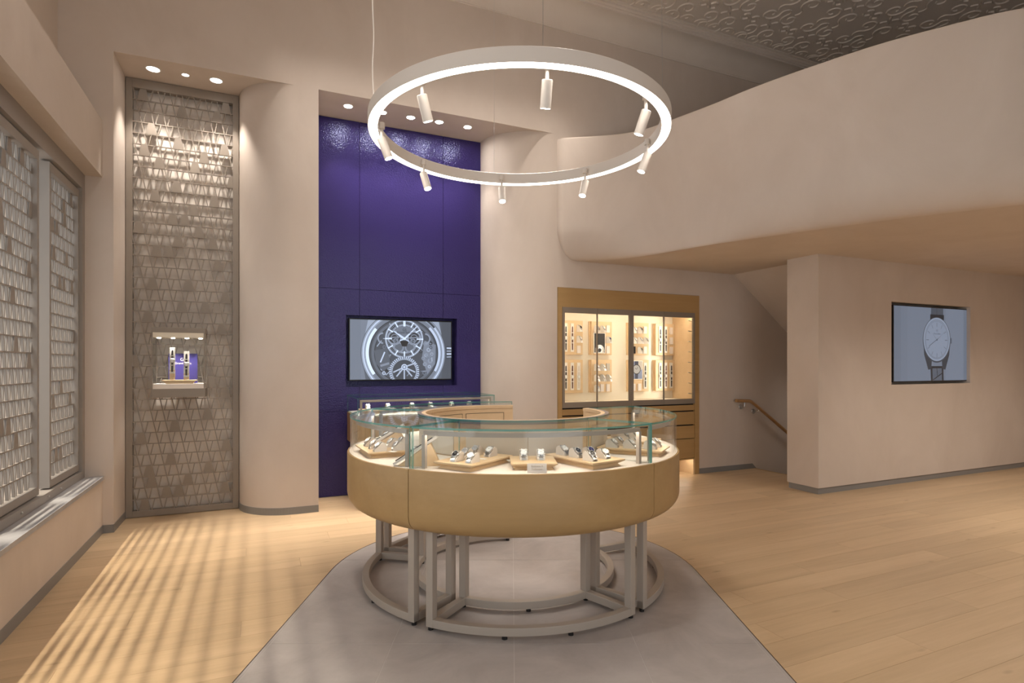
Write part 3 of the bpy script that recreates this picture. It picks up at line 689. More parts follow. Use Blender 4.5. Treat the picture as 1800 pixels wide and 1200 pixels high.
for k in range(12):
    a = math.radians(90 - 30 * k); p.line(cx + R * .64 * math.cos(a), cy + R * .64 * math.sin(a), cx + R * .84 * math.cos(a), cy + R * .84 * math.sin(a), R * .03, g2(22 if k % 3 else 16))
p.line(cx - R * .62, cy - R * .30, cx + R * .25, cy + R * .16, R * .022, g2(5)); p.line(cx, cy, cx + R * .62, cy + R * .42, R * .035, g2(28), R * .012); p.line(cx, cy, cx - R * .36, cy + R * .32, R * .05, g2(30), R * .015); p.ring(cx, cy, 0, R * .035, g2(8), n=10)
p.poly([(cx + R * 1.08, cy - R * .16), (cx + R * 1.20, cy - R * .16), (cx + R * 1.20, cy + R * .12), (cx + R * 1.08, cy + R * .12)], g2(20)); p.line(cx + R * 1.13, cy - R * .14, cx + R * 1.13, cy + R * .1, R * .02, g2(4))
me = bpy.data.meshes.new('picture'); p.bm.to_mesh(me); p.bm.free()
for m in p.mats: me.materials.append(M[m])
put('picture', me, tv2, (sx0_ - tv2.location.x, -0.0046, 0))
for body, sz, yy in (('GS', R * .13, .42), ('Grand Seiko', R * .11, .27)):
    text(body, sz, g2(12), 'lettering', tv2, (sx0_ - tv2.location.x + cx, -0.0046 - 0.00006 * (p.l + 3), cy + R * yy), (math.pi / 2, 0, 0), 0.00002)
# ------------------------------------------------------------------ recessed downlights
def downlight(label, x, y, z, r, power, ang, target, group, color=SOFT, blend=0.6, rad=0.03, glow='downlight_glow'):
    d = thing('recessed_downlight', label, 'downlight', (x, y, z), group=group)
    b = NB(); lathe(b, [(r * .86, -0.0005), (r * 1.06, -0.0005), (r * 1.08, -0.003), (r * .9, -0.006), (r * .84, -0.002), (r * .84, -0.0005)], 28); obj('trim_ring', b, 'white_paint', d, smooth=True, world=False)
    b = NB(); lathe(b, [(0, -0.003), (r * .84, -0.003), (r * .84, -0.001), (0, -0.001)], 28); obj('lens', b, glow, d, world=False)
    lamp('downlight_lamp', 'SPOT', (x, y, z - 0.015), power, color, (x + target[0], y + target[1], z - 1), spot_size=math.radians(ang), spot_blend=blend, shadow_soft_size=rad)
    return d
for (px, py, r, pw, lb) in ((269, 121, .058, 42, 'large round downlight in the niche soffit, near the left reveal'), (326, 131, .032, 7, 'smallest of the three downlights above the tall metal screen'), (380, 141, .056, 42, 'large round downlight in the niche soffit, beside the first column')):
    x, y, _ = at(px, py, ZN); downlight(lb, x, y, ZN, r, pw, 72, (0, 0.16), 'downlights above the metal screen')
for i, (px, py) in enumerate(((612, 186), (672, 197), (722, 206), (772, 214), (822, 223))):
    x, y, _ = at(px, py, ZN)
    downlight(('first', 'second', 'third', 'fourth', 'fifth')[i] + ' downlight from the left in the soffit above the blue leather wall', x, y, ZN, .046, 26, 70, (0, 0.12), 'downlights above the blue wall', glow='downlight_bright')
# ceiling spots washing the back wall from above, and unseen downlights added as fill for the shop
ll = thing('linear_ceiling_light', 'long slim white light line on the ceiling beside the cornice, above the frame', 'ceiling light', (1.65, 5.255, ZC))
b = NB(); box(b, 0.08, 3.22, 5.235, 5.275, ZC - .03, ZC - .0005); obj('housing', b, 'white_paint', ll)
b = NB(); box(b, 0.09, 3.21, 5.24, 5.27, ZC - .0315, ZC - .0302); obj('diffuser', b, 'white_paint', ll)
lamp('linear_light_lamp', 'AREA', (1.65, 5.255, ZC - .034), 17, SOFT, (1.65, 5.36, 0), shape='RECTANGLE', size=3.1, size_y=0.02, spread=math.radians(33))
for i, (x, y, z, p_) in enumerate(((4.4, 0.6, ZC, 140), (2.4, 0.2, ZC, 60), (0.0, 2.6, ZC, 85), (2.4, 3.7, ZC, 60), (6.25, 2.3, ZU, 100), (7.5, 2.2, ZU, 80), (8.8, 2.2, ZU, 46))):
    downlight(('first', 'second', 'third', 'fourth', 'fifth', 'sixth', 'seventh')[i] + ' added fill downlight in the ceiling out of the frame', x, y, z, .06, p_, 150 if z < 3 else (165 if y > 2 else 62), (0, 0), 'added fill downlights', color=SOFT, blend=1.0, rad=0.06)

downlight('small unseen downlight added in the sloping ceiling over the stair', 7.25, 5.05, ZU - (7.25 - 5.66) * .766 - .05, .04, 9, 170, (-.5, 0), None, color=SOFT, blend=1.0, rad=0.35)  # hidden lamp added to brighten the stair wall and slope
# ------------------------------------------------------------------ ring light
RC = cw(0.048, 3.815); RZ = 2.885; RO, RI, RH = 0.985, 0.922, 0.082
rl = thing('ring_pendant', 'large white ring pendant light with glowing underside and spotlights over the round counter', 'pendant light', (RC[0], RC[1], RZ), -TH)
b = NB(); sector(b, [(RO, 0.0), (RO, RH - .004), (RO - .004, RH), (RI + .004, RH), (RI, RH - .004), (RI, 0.0), (RI + .003, 0.0), (RI + .003, 0.004), (RO - .003, 0.004), (RO - .003, 0.0)], 0, 360, 128, full=True); obj('housing', b, 'white_paint', rl, smooth=True, world=False)
b = NB(); sector(b, rect(RI + .0032, RO - .0032, 0.0005, 0.0035), 0, 360, 128, full=True); obj('diffuser', b, 'ring_glow', rl, world=False)
b = NB(); sector(b, rect(RI + .012, RO - .012, RH + .0005, RH + .003), 0, 360, 96, full=True); obj('added_top_glow', b, 'added_ring_uplight', rl, world=False)  # unseen glowing band, added to lift the ceiling and upper walls
HL = 0.125
for k in range(8):
    f = 8.5 + 45 * k; a = math.radians(f); r = RI - 0.022
    P0 = Vector((r * math.sin(a), -r * math.cos(a), 0.03)); tgt = Vector((0.16 * math.sin(a), -0.16 * math.cos(a), 0.9 - RZ)); piv = P0 + Vector((0, 0, -0.085)); d = (tgt - piv).normalized()
    q = d.to_track_quat('-Z', 'Y').to_matrix().to_4x4(); mt = Matrix.Translation(piv) @ q
    b = NB(); lathe(b, [(0, 0.012), (.026, 0.012), (.0285, 0.009), (.0285, -HL), (.025, -HL), (.024, -HL + .004), (0, -HL + .004)], 26, mat=mt); hd = obj('spotlight_head', b, 'white_paint', rl, smooth=True, world=False)
    b = NB(); lathe(b, [(0, -HL - .0005), (.0245, -HL - .0005), (.0245, -HL + .003), (0, -HL + .003)], 24, mat=mt); obj('lens', b, 'spot_glow', hd, world=False)
    b = NB(); tube(b, [P0 + Vector((0, 0, 0.004)), piv + Vector((0, 0, 0.004))], .0095, 10); lathe(b, [(0, .026), (.019, .026), (.019, -.012), (0, -.012)], 16, mat=Matrix.Translation(P0)); obj('stem', b, 'white_paint', hd, smooth=True, world=False)
    rz = Matrix.Rotation(-TH, 4, 'Z'); lp = Matrix.Translation(Vector((RC[0], RC[1], RZ))) @ rz
    e = lp @ (piv + d * (HL + .012)); lamp('spotlight_lamp', 'SPOT', e, 10, SOFT, lp @ tgt, spot_size=math.radians(54), spot_blend=0.7, shadow_soft_size=0.022)
for (f, wd) in ((-2 + 8.5, .0012), (88, .0012), (-168, .0009)):
    a = math.radians(f); r = (RO + RI) / 2; b = NB(); tube(b, [(r * math.sin(a), -r * math.cos(a), RH), (r * math.sin(a) * .985, -r * math.cos(a) * .985, ZC - RZ)], wd, 6); obj('suspension_cable', b, 'steel', rl, world=False)
a = math.radians(-80); r = (RO + RI) / 2
b = NB(); tube(b, [(r * math.sin(a) + 0.004 * math.sin(i * .9), -r * math.cos(a) + 0.004 * math.cos(i * .9), RH + (ZC - RZ - RH) * i / 40) for i in range(41)], .0042, 7); obj('power_cable', b, 'white_paint', rl, smooth=True, world=False)

# ------------------------------------------------------------------ round display counter: four 75 degree units
CC = cw(0.008, 3.812); ZD, ZG = 0.848, 1.064
RD, RG, RIO, RII = 1.0686, 1.053, 0.628, 0.580
ZB = 0.521
def rp(r, f): a = math.radians(f); return (r * math.sin(a), -r * math.cos(a))
def glassify(fs_all, bm, vertical):
    bm.normal_update()
    for f in bm.faces:
        c = f.calc_center_median(); n = f.normal
        if vertical:
            rad = Vector((c.x, c.y, 0)).normalized(); f.material_index = 0 if abs(n.dot(rad)) > 0.6 else 1
        else: f.material_index = 0 if abs(n.z) > 0.6 else 1
def counter_unit(f0, f1, label, doors=True, end0=True, end1=True):
    u = thing('curved_display_case', label, 'display case', (CC[0], CC[1], 0), -TH, 'units of the round display counter')
    g = 0.12; a, b_ = f0 + g, f1 - g
    br = 0.085
    prof = [(RD - .010, ZD), (RD - .003, ZD - .002), (RD, ZD - .008)] + [(RD - br + br * math.cos(math.radians(q)), ZB + br - br * math.sin(math.radians(q))) for q in range(0, 91, 10)] + [(RII + .01, ZB), (RII + .01, ZB + .02), (RD - .03, ZB + .02 + br * .3), (RD - .012, ZD - .02)]
    b = NB(); sector(b, prof, a, b_, 44); obj('wood_body', b, 'maple', u, smooth=True, world=False)
    b = NB(); sector(b, rect(RIO - .002, RD - .0125, ZD - .018, ZD - .001), a, b_, 36); obj('deck', b, 'deck_fabric', u, smooth=True, world=False)
    b = NB(); sector(b, rect(RII + .004, RIO - .012, ZB + .02, ZG - .022), a, b_, 36); iw = obj('inner_wall', b, 'maple_light', u, smooth=True, world=False)
    b = NB(); sector(b, rect(RIO - .020, RIO + .004, ZG - .022, ZG + .001), a, b_, 40); obj('rim', b, 'rim_grey', u, smooth=True, world=False)
    b = NB(); sector(b, rect(RII, RIO - .0205, ZG - .022, ZG), a, b_, 40); obj('rim_lining', b, 'maple_light', u, smooth=True, world=False)
    mid = (a + b_) / 2
    for q0, q1 in ((a + 4, mid - .15), (mid + .15, b_ - 4)):
        b = NB(); sector(b, rect(RIO - .012, RIO - .006, ZD + .004, ZG - .052), q0, q1, 18); obj('fabric_panel', b, 'panel_fabric', u, smooth=True, world=False)
        if doors:
            b = NB(); sector(b, rect(RII + .0015, RII + .0035, ZB + .05, ZG - .058), q0 + 3, q1 - (0 if q1 < mid else 3) , 18); d = obj('door', b, 'maple_light', u, smooth=True, world=False)
            for fe in (q0 + 3, q1 - (0 if q1 < mid else 3)):
                c = NB(); sector(c, rect(RII + .001, RII + .0042, ZB + .05, ZG - .055), fe - .12, fe + .12, 2); obj('door_gap', c, 'black_gap', d, world=False)
            for r0, r1, z0, z1 in ((RII + .001, RII + .0042, ZG - .058, ZG - .055),):
                c = NB(); sector(c, rect(r0, r1, z0, z1), q0 + 3, q1 - (0 if q1 < mid else 3), 18); obj('door_gap', c, 'black_gap', d, smooth=True, world=False)
    b = NB(); fs = sector(b, rect(RIO + .0045, RG, ZG - .010, ZG), a + .25, b_ - .25, 44); glassify(fs, b, False); obj('glass_top', b, ['glass_top', 'glass_edge'], u, smooth=True, world=False)
    b = NB(); fs = sector(b, rect(RG - .010, RG - .001, ZD - .003, ZG - .0102), a + .25, b_ - .25, 44); glassify(fs, b, True); obj('glass_front', b, ['glass', 'glass_edge'], u, smooth=True, world=False)
    for f, do in ((a + .5, end0), (b_ - .5, end1)):
        if not do: continue
        b = NB(); e = 0.26; P = [rp(RIO + .006, f - e), rp(RG - .0105, f - e * .6), rp(RG - .0105, f + e * .6), rp(RIO + .006, f + e)]
        prism(b, P, 2, ZD - .001, ZG - .0105)
        b.normal_update(); t_ = Vector((math.cos(math.radians(f)), math.sin(math.radians(f)), 0))
        for fc in b.faces: fc.material_index = 0 if abs(fc.normal.dot(t_)) > .6 else 1
        obj('glass_end', b, ['glass', 'glass_edge'], u, world=False)
    rf = RG - .034                                    # light frame inside the front glass
    fr = NB(); sector(fr, rect(rf - .020, rf, ZG - .045, ZG - .024), a + 3, b_ - 3, 36)
    for f in (a + 3.0, b_ - 3.0):
        w2 = 0.56; P = [rp(rf - .02, f - w2), rp(rf, f - w2), rp(rf, f + w2), rp(rf - .02, f + w2)]; prism(fr, P, 2, ZD - .001, ZG - .046)
    lf = obj('light_frame', fr, 'base_metal', u, smooth=True, world=False)
    b = NB(); sector(b, rect(rf - .017, rf - .003, ZG - .0451, ZG - .040), a + 3.8, b_ - 3.8, 30); obj('light_strip', b, 'led_case', lf, smooth=True, world=False)
    # metal base
    fa, fb = a + 2.2, b_ - 2.2; hb = 0.042; zf = 0.022
    ro, ri = 0.978, 0.622
    for nm, r0, r1 in (('outer_rail', ro - hb, ro), ('inner_rail', ri, ri + hb)):
        b = NB(); sector(b, rect(r0, r1, zf, zf + hb), fa, fb, 40); obj(nm, b, 'base_metal', u, smooth=True, world=False, bevel=0.002)
    for f, sg in ((fa, 1), (fb, -1)):
        tv_ = Vector((math.cos(math.radians(f)), math.sin(math.radians(f)), 0)) * sg
        for r0, r1 in ((ro - hb, ro), (ri, ri + hb)):
            P = [Vector((*rp(r0, f), 0)), Vector((*rp(r1, f), 0))]; P = [P[0], P[1], P[1] + tv_ * hb, P[0] + tv_ * hb]
            b = NB(); prism(b, [(q.x, q.y) for q in P], 2, zf + hb * .0, ZB + .005); obj('leg', b, 'base_metal', u, world=False, bevel=0.002)
        P = [Vector((*rp(ri + hb, f), 0)), Vector((*rp(ro - hb, f), 0))]; P = [P[0], P[1], P[1] + tv_ * hb, P[0] + tv_ * hb]
        b = NB(); prism(b, [(q.x, q.y) for q in P], 2, zf, zf + hb); obj('side_rail', b, 'base_metal', u, world=False, bevel=0.002)
    for f, r in ((fa + 1, ro - .02), (fb - 1, ro - .02), (fa + 1.5, ri + .02), (fb - 1.5, ri + .02), (fa + 25, ro - .018), (fb - 25, ro - .018), (mid, ri + .02)):
        x, y = rp(r, f); b = NB(); lathe(b, [(0, .002), (.014, .002), (.014, .016), (.008, .018), (.008, zf), (0, zf)], 14, mat=Matrix.Translation((x, y, 0.001))); obj('foot', b, 'black', u, smooth=True, world=False)
    return u
counter_unit(-30, 45, 'front unit of the round wood and glass watch counter, facing the viewer', end0=True, end1=True)
counter_unit(45, 120, 'right-hand unit of the round wood and glass watch counter', end0=False)
counter_unit(-105, -30, 'left-hand unit of the round watch counter, nearest the blue wall', end1=False)
counter_unit(-180, -105, 'rear unit of the round counter, its curved wooden inner doors facing the viewer', end1=False)

# ------------------------------------------------------------------ watches, cushions, trays
def cush_prof(tall):
    if tall: return [(.034, 0), (.034, .066), (.030, .078), (.018, .084), (.006, .080), (-.024, .026), (-.030, .012), (-.030, 0)], (.006, .080), (-.024, .026)
    p = [(.038, 0), (.038, .026), (.036, .036), (.030, .044), (.020, .049), (.008, .049), (-.026, .018), (-.033, .010), (-.034, 0)]
    return p, (.008, .049), (-.026, .018)
WP = {}
def make_watch(dial, tall, band='steel'):
    key = (dial, tall, band)
    if key in WP: return WP[key]
    pr, A, B = cush_prof(tall); A, B = Vector(A), Vector(B); d = (B - A).normalized(); n = Vector((d.y, -d.x)); n = n if n.y > 0 else -n
    mid = (A + B) / 2; ang = math.atan2(-n.x, n.y)
    mt = Matrix.Translation((0, mid.x, mid.y)) @ Matrix.Rotation(ang, 4, 'X')
    P = {}
    b = NB(); prism(b, [(y, z) for y, z in pr], 0, -.020, .020); P['cushion'] = fin(b, 'cushion', 'suede_white' if tall else 'suede')
    # bracelet wraps the cushion
    off = .0022; path = pr[1:]; outp = []
    for i, q in enumerate(path):
        a_, c_ = Vector(path[max(i - 1, 0)]), Vector(path[min(i + 1, len(path) - 1)]); t_ = (c_ - a_).normalized(); nn = Vector((t_.y, -t_.x))
        if (Vector(q) + nn * .001 - Vector((0.0, .03))).length < (Vector(q) - Vector((0.0, .03))).length: nn = -nn
        outp.append((q[0] + nn.x * off, max(q[1] + nn.y * off, .0015)))
    b = NB(); 
    lk = 3
    for p0, p1, q0, q1 in zip(path, path[1:], outp, outp[1:]):
        p0, p1, q0, q1 = Vector(p0), Vector(p1), Vector(q0), Vector(q1); nl = max(1, int((p1 - p0).length / .0045))
        for i_ in range(nl):
            f0_, f1_ = (i_ + .06) / nl, (i_ + .90) / nl
            for x0_, x1_ in ((-.0105, -.0045), (-.0040, .0040), (.0045, .0105)): prism(b, [tuple(p0.lerp(p1, f0_)), tuple(p0.lerp(p1, f1_)), tuple(q0.lerp(q1, f1_)), tuple(q0.lerp(q1, f0_))], 0, x0_, x1_)
    P['bracelet'] = fin(b, 'bracelet', band)
    b = NB(); lathe(b, [(0, .0005), (.017, .0005), (.0205, .004), (.0205, .009), (.018, .0115), (.0165, .0105), (.0165, .0098), (0, .0098)], 26, mat=mt)
    for sx in (-1, 1):
        for sy in (-1, 1):
            c = NB(); 
            vs0 = len(b.verts); box(b, sx * .0125 - .002, sx * .0125 + .002, sy * .014, sy * .0245, .001, .008); b.verts.ensure_lookup_table()
            bmesh.ops.transform(b, matrix=mt, verts=b.verts[vs0:]); c.free()
    P['case'] = fin(b, 'case', 'steel', True)
    b = NB(); lathe(b, [(0, -.003), (.0028, -.003), (.0028, .003), (0, .003)], 10, mat=mt @ Matrix.Translation((.0225, 0, .006)) @ Matrix.Rotation(math.pi / 2, 4, 'Y')); P['crown'] = fin(b, 'crown', 'steel')
    b = NB(); lathe(b, [(0, .0100), (.0163, .0100), (.0163, .0104), (0, .0104)], 26, mat=mt); P['dial'] = fin(b, 'dial', dial)
    b = NB()
    def flat(x0, y0, x1, y1, w_):
        v0 = len(b.verts); bar(b, (x0, y0, .0109), (x1, y1, .0109), w_, .0004); b.verts.ensure_lookup_table(); bmesh.ops.transform(b, matrix=mt, verts=b.verts[v0:])
    flat(0, 0, -.006, .006, .0013); flat(0, 0, .008, .009, .0010)
    for k in range(12): a_ = math.radians(30 * k); flat(.0125 * math.cos(a_), .0125 * math.sin(a_), .0155 * math.cos(a_), .0155 * math.sin(a_), .0011)
    P['hands'] = fin(b, 'hands', 'steel' if dial in ('dial_black', 'dial_blue') else 'steel_dark')
    WP[key] = P; return P
def place_watch(loc, rz, dial, tall, where, group, band='steel', tint=''):
    P = make_watch(dial, tall, band); col = {'dial_white': 'white', 'dial_black': 'black', 'dial_blue': 'blue', 'dial_silver': 'silver'}[dial]
    c = put('watch_cushion', P['cushion'], None, loc, (0, 0, rz)); tag(c, ('white' if tall else 'beige') + ' cushion under watch ' + where, 'cushion', 'cushions of ' + group)
    r = thing('wristwatch', col + '-dial steel watch ' + where, 'watch', loc, rz, group)
    put('bracelet', P['bracelet'], r); cs = put('case', P['case'], r); put('crown', P['crown'], cs); dl = put('dial', P['dial'], r); put('hands', P['hands'], dl)
    return r
def tray(name_label, c, rz, L, W, z, hgt=.036, group='wooden watch trays in the round counter'):
    t = thing('watch_tray', name_label, 'tray', (c[0], c[1], z), rz, group)
    b = NB(); prism(b, [(-W / 2, -L / 2), (W / 2, -L / 2), (W / 2, L / 2), (-W / 2, L / 2)], 2, hgt - .009, hgt); obj('top', b, 'maple_light', t, world=False, bevel=0.002)
    b = NB(); k = .028; A = [b.verts.new((sx * (W / 2 - .002), sy * (L / 2 - .002), hgt - .009)) for sx, sy in ((-1, -1), (1, -1), (1, 1), (-1, 1))]; m_ = [b.verts.new((sx * (W / 2 - k), sy * (L / 2 - k), hgt - .024)) for sx, sy in ((-1, -1), (1, -1), (1, 1), (-1, 1))]; B = [b.verts.new((sx * (W / 2 - k + .012), sy * (L / 2 - k + .012), 0)) for sx, sy in ((-1, -1), (1, -1), (1, 1), (-1, 1))]
    fs = []
    for R0, R1 in ((A, m_), (m_, B)): fs += [b.faces.new((R0[i], R1[i], R1[(i + 1) % 4], R0[(i + 1) % 4])) for i in range(4)]
    fs += [b.faces.new(A), b.faces.new(B)]; bmesh.ops.recalc_face_normals(b, faces=fs); obj('base', b, 'maple_light', t, world=False); return t
ZTOP = ZD + .036
def facing(dx, dy): s, t_ = cw(dx, dy); return math.atan2(s, -t_)
def tray3(label, pl_, pf, pr_, along_front=True, size=None):
    """corners of the tray top in the photograph: left, front, right"""
    a, f, r = [Vector(at(*q, ZTOP)[:2]) for q in (pl_, pf, pr_)]; c = (a + r) / 2
    d = (f - a).normalized() if along_front else (r - f).normalized()     # local x axis
    W = (f - a).length if along_front else (r - f).length; L = (r - f).length if along_front else (f - a).length
    if size: W, L = size
    rz = math.atan2(d.y, d.x); tray(label, c, rz, L, W, ZD); return rz
fl = tray3('wooden tray of five watches at the left of the front case', (770, 811.5), (838, 819.5), (893, 798.5), True, (.24, .385))
fc = facing(.03, -1); ctr = at(936.5, 807.3, ZTOP); tray('small square wooden tray with two watches in the front case', ctr, fc, .235, .235, ZD)
fr_ = tray3('wooden tray of five watches at the right of the front case', (959.7, 797.5), (1041.6, 814), (1097.8, 806), False, (.235, .375))
lft = tray3('wooden tray of six watches in the left-hand case', (627, 779), (655, 797), (722, 793), True, (.36, .25))
rt1 = tray3('wooden tray of six watches in the right-hand case', (1050.6, 785.6), (1159, 794), (1176, 783), False, (.24, .385))
rt2 = facing(.86, -.5); c2_ = at(1110, 770.5, ZTOP); tray('wooden tray of three watches at the back of the right-hand case', c2_, rt2, .34, .22, ZD)
GF = 'watches in the front counter case'
sets = [
 ((803, 810), fl, 'dial_black', 'at the near left corner of the left front tray'), ((819, 804.5), fl, 'dial_silver', 'second row, left, on the left front tray'),
 ((830, 812.5), fl, 'dial_white', 'at the near right corner of the left front tray'), ((837, 799.5), fl, 'dial_silver', 'third row, middle of the left front tray'),
 ((862, 801.5), fl, 'dial_white', 'alone at the far right end of the left front tray'),
 ((920.5, 807), fc, 'dial_white', 'left of the pair on the small square tray'), ((950.5, 807), fc, 'dial_white', 'right of the pair on the small square tray'),
 ((990, 799), fr_, 'dial_white', 'farthest back on the right front tray'), ((1013, 803.5), fr_, 'dial_black', 'second from the back on the right front tray'),
 ((1036, 802), fr_, 'dial_blue', 'just behind the nearest black one on the right front tray'), ((1038, 809.5), fr_, 'dial_black', 'at the near front corner of the right front tray'),
 ((1061, 805), fr_, 'dial_white', 'at the right corner of the right front tray')]
for (q, rz, dl, wh) in sets: place_watch(at(*q, ZTOP), rz, dl, False, wh, GF)
GR_ = 'watches in the right-hand counter case'; fr2 = facing(.86, -.5)
for q, wh in (((1077, 786), 'front row, first from the left, in the right-hand case'), ((1088, 782.5), 'second row, first from the left, in the right-hand case'), ((1108, 787.5), 'front row, second from the left, in the right-hand case'), ((1117, 783.5), 'second row, second from the left, in the right-hand case'), ((1144, 789), 'front row, third from the left, in the right-hand case'), ((1152, 785), 'second row, third from the left, in the right-hand case'), ((1085, 769), 'back tray, left, in the right-hand case'), ((1097, 771.5), 'back tray, second, in the right-hand case'), ((1114, 771), 'back tray, third, in the right-hand case')):
    place_watch(at(*q, ZTOP), fr2, random.choice(['dial_silver', 'dial_white', 'dial_black']), False, wh, GR_)
GL = 'watches in the left-hand counter case'; fl2 = facing(-.86, -.5)
for q, wh in (((650, 783.5), 'farthest left on the tray in the left-hand case'), ((659, 788.5), 'second from the front on the left-hand case tray'), ((667, 793.0), 'nearest the front edge in the left-hand case'), ((689, 785), 'middle of the back row in the left-hand case'), ((699, 791), 'front right on the tray in the left-hand case'), ((706, 783), 'back right on the tray in the left-hand case')):
    place_watch(at(*q, ZTOP), fl2, random.choice(['dial_silver', 'dial_white', 'dial_white']), False, wh, GL)
# long strap stands: a white board with a strap watch laid along it
SP = {}
def strap_parts(L, band, dial):
    k = (L, band, dial)
    if k in SP: return SP[k]
    P = {}; b = NB(); box(b, -.021, .021, 0, .012, 0, L); box(b, -.021, .021, -.006, 0, L * .30, L * .325); box(b, -.021, .021, -.006, 0, L * .66, L * .685); P['board'] = fin(b, 'strap_board', 'suede_white')
    b = NB(); w_ = .009
    prism(b, [(-w_ * .7, L * .06), (w_ * .7, L * .06), (w_, L * .42), (-w_, L * .42)], 1, -.0045, -.0005); P['lower_strap'] = fin(b, 'lower_strap', band)
    b = NB(); prism(b, [(-w_, L * .55), (w_, L * .55), (w_ * .75, L * .86), (0, L * .90), (-w_ * .75, L * .86)], 1, -.0045, -.0005); P['upper_strap'] = fin(b, 'upper_strap', band)
    mt = Matrix.Translation((0, -.0005, L * .485)) @ Matrix.Rotation(math.pi / 2, 4, 'X')
    b = NB(); lathe(b, [(0, 0), (.017, 0), (.0195, .004), (.0195, .009), (.0175, .011), (.016, .010), (0, .010)], 22, mat=mt); P['case'] = fin(b, 'case', 'steel', True)
    b = NB(); lathe(b, [(0, .0102), (.0158, .0102), (.0158, .0106), (0, .0106)], 22, mat=mt); P['dial'] = fin(b, 'dial', dial)
    SP[k] = P; return P
def strap_watch(loc, rot, L, band, dial, where, group, board=True):
    P = strap_parts(L, band, dial); bc = 'brown' if band == 'strap_brown' else ('black' if band == 'strap_black' else 'steel')
    if board:
        o = put('strap_stand', P['board'], None, loc, rot); tag(o, 'white stand of strap watch ' + where, 'watch stand', 'tall stands of ' + group)
    r = thing('strap_watch', bc + '-strap watch laid out straight ' + where, 'watch', loc, 0, group); r.rotation_euler = rot
    for n_ in ('lower_strap', 'upper_strap', 'case'): put(n_, P[n_], r)
    put('dial', P['dial'], r.children[2])
    return r
def slanted(X0, Y0, z0, ang, azim, L, where, group, lab):
    """wedge and strap stand leaning on it; azim = direction (camera plan) in which the board climbs"""
    s, t_ = cw(X0, Y0); dx, dy = cw(math.cos(azim), math.sin(azim)); rz = math.atan2(dy, dx) - math.pi / 2
    wdg = thing('display_wedge', lab, 'display block', (s, t_, z0), rz, 'wedges for slanted strap stands')
    b = NB(); c_, s_ = math.cos(ang), math.sin(ang); prism(b, [(L * .12 * c_, 0), (L * 1.0 * c_ + .02, 0), (L * .86 * c_, L * .86 * s_ - .004)], 0, -.03, .03); obj('block', b, 'maple_light', wdg, world=False)
    # board climbs along local +y
    rot = Euler((-(math.pi / 2 - ang), 0, rz)); strap_watch((s, t_, z0 + .014), rot, L, 'strap_black', 'dial_silver', where, group)
slanted(-.625, 2.99, ZD, math.radians(32), math.radians(4), .27, 'on the slanted stand beside the front case seam', 'strap watches in the counter', 'wooden wedge under the slanted strap stand beside the front case seam')
slanted(-.93, 3.73, ZD, math.radians(28), math.radians(25), .25, 'on the slanted stand at the back of the left-hand case', 'strap watches in the counter', 'wooden wedge behind the tray in the left-hand case')
# cards
def card_stand(label, loc, rz, w_, h_, lean, lines=None):
    t = thing('sign_card', label, 'sign', loc, rz)
    b = NB(); box(b, -w_ / 2, w_ / 2, 0, .003, 0, h_); bmesh.ops.rotate(b, verts=b.verts, matrix=Matrix.Rotation(-lean, 3, 'X')); obj('plate', b, 'card', t, world=False)
    if lines:
        for i, (tx, sz) in enumerate(lines):
            zz = h_ * (.60 - .30 * i); text(tx, sz, 'print_gold', 'lettering', t, (0, -.0006 * math.cos(lean) + zz * math.sin(lean), zz * math.cos(lean) + .0006), (math.pi / 2 - lean, 0, 0), .0002)
    return t
card_stand('small champagne sign plate standing in front of the square tray', at(944, 831, ZD), facing(0, -1), .096, .047, math.radians(18), [('Evolution 9', .0125), ('Collection', .0125)])
for q, lb in (((847, 806.5), 'white price card lying on the left front tray'), ((653, 781), 'white price card on the tray in the left-hand case'), ((690, 793.5), 'white price card at the edge of the left-hand tray'), ((1132, 787), 'white price card on the tray in the right-hand case')):
    b = NB(); box(b, -.024, .024, -.014, .014, 0, .0015); x, y, z = at(*q, ZTOP); bmesh.ops.rotate(b, verts=b.verts, matrix=Matrix.Rotation(fl, 3, 'Z')); bmesh.ops.translate(b, verts=b.verts, vec=(x, y, z + .0002)); tag(obj('price_card', b, 'suede_white'), lb, 'card', 'price cards in the counter')

# ------------------------------------------------------------------ straight glass case before the blue wall
rx_, ry0, ry1 = (0.845, 2.235), 5.46, 6.14
rc = thing('glass_display_case', 'straight wooden display case with glass top standing against the blue leather wall', 'display case', (1.54, 5.8, 0))
b = NB(); box(b, rx_[0], 1.52, ry0, ry1, .59, .885); obj('wood_body', b, 'maple', rc, bevel=.004)
b = NB(); box(b, 1.523, rx_[1], ry0, ry1, .59, .885); obj('wood_body', b, 'maple', rc, bevel=.004)
b = NB(); box(b, rx_[0] + .012, rx_[1] - .012, ry0 + .012, ry1, .885, .893); obj('deck', b, 'deck_fabric', rc)
def pane(nm, x0, x1, y0, y1, z0, z1, ax, par, mats=('glass', 'glass_edge_pale')):
    b = NB(); box(b, x0, x1, y0, y1, z0, z1); b.normal_update()
    for f in b.faces: f.material_index = 0 if abs(f.normal[ax]) > .5 else 1
    return obj(nm, b, list(mats), par)
pane('glass_top', rx_[0], rx_[1], ry0, ry1, 1.054, 1.064, 2, rc, ('glass_top', 'glass_edge_pale'))
pane('glass_front', rx_[0] + .01, rx_[1] - .01, ry0, ry0 + .009, .893, 1.0538, 1, rc)
for x in (rx_[0], rx_[1] - .009): pane('glass_end', x, x + .009, ry0 + .0, ry1, .893, 1.0538, 0, rc)
b = NB(); yb = ry0 + .03
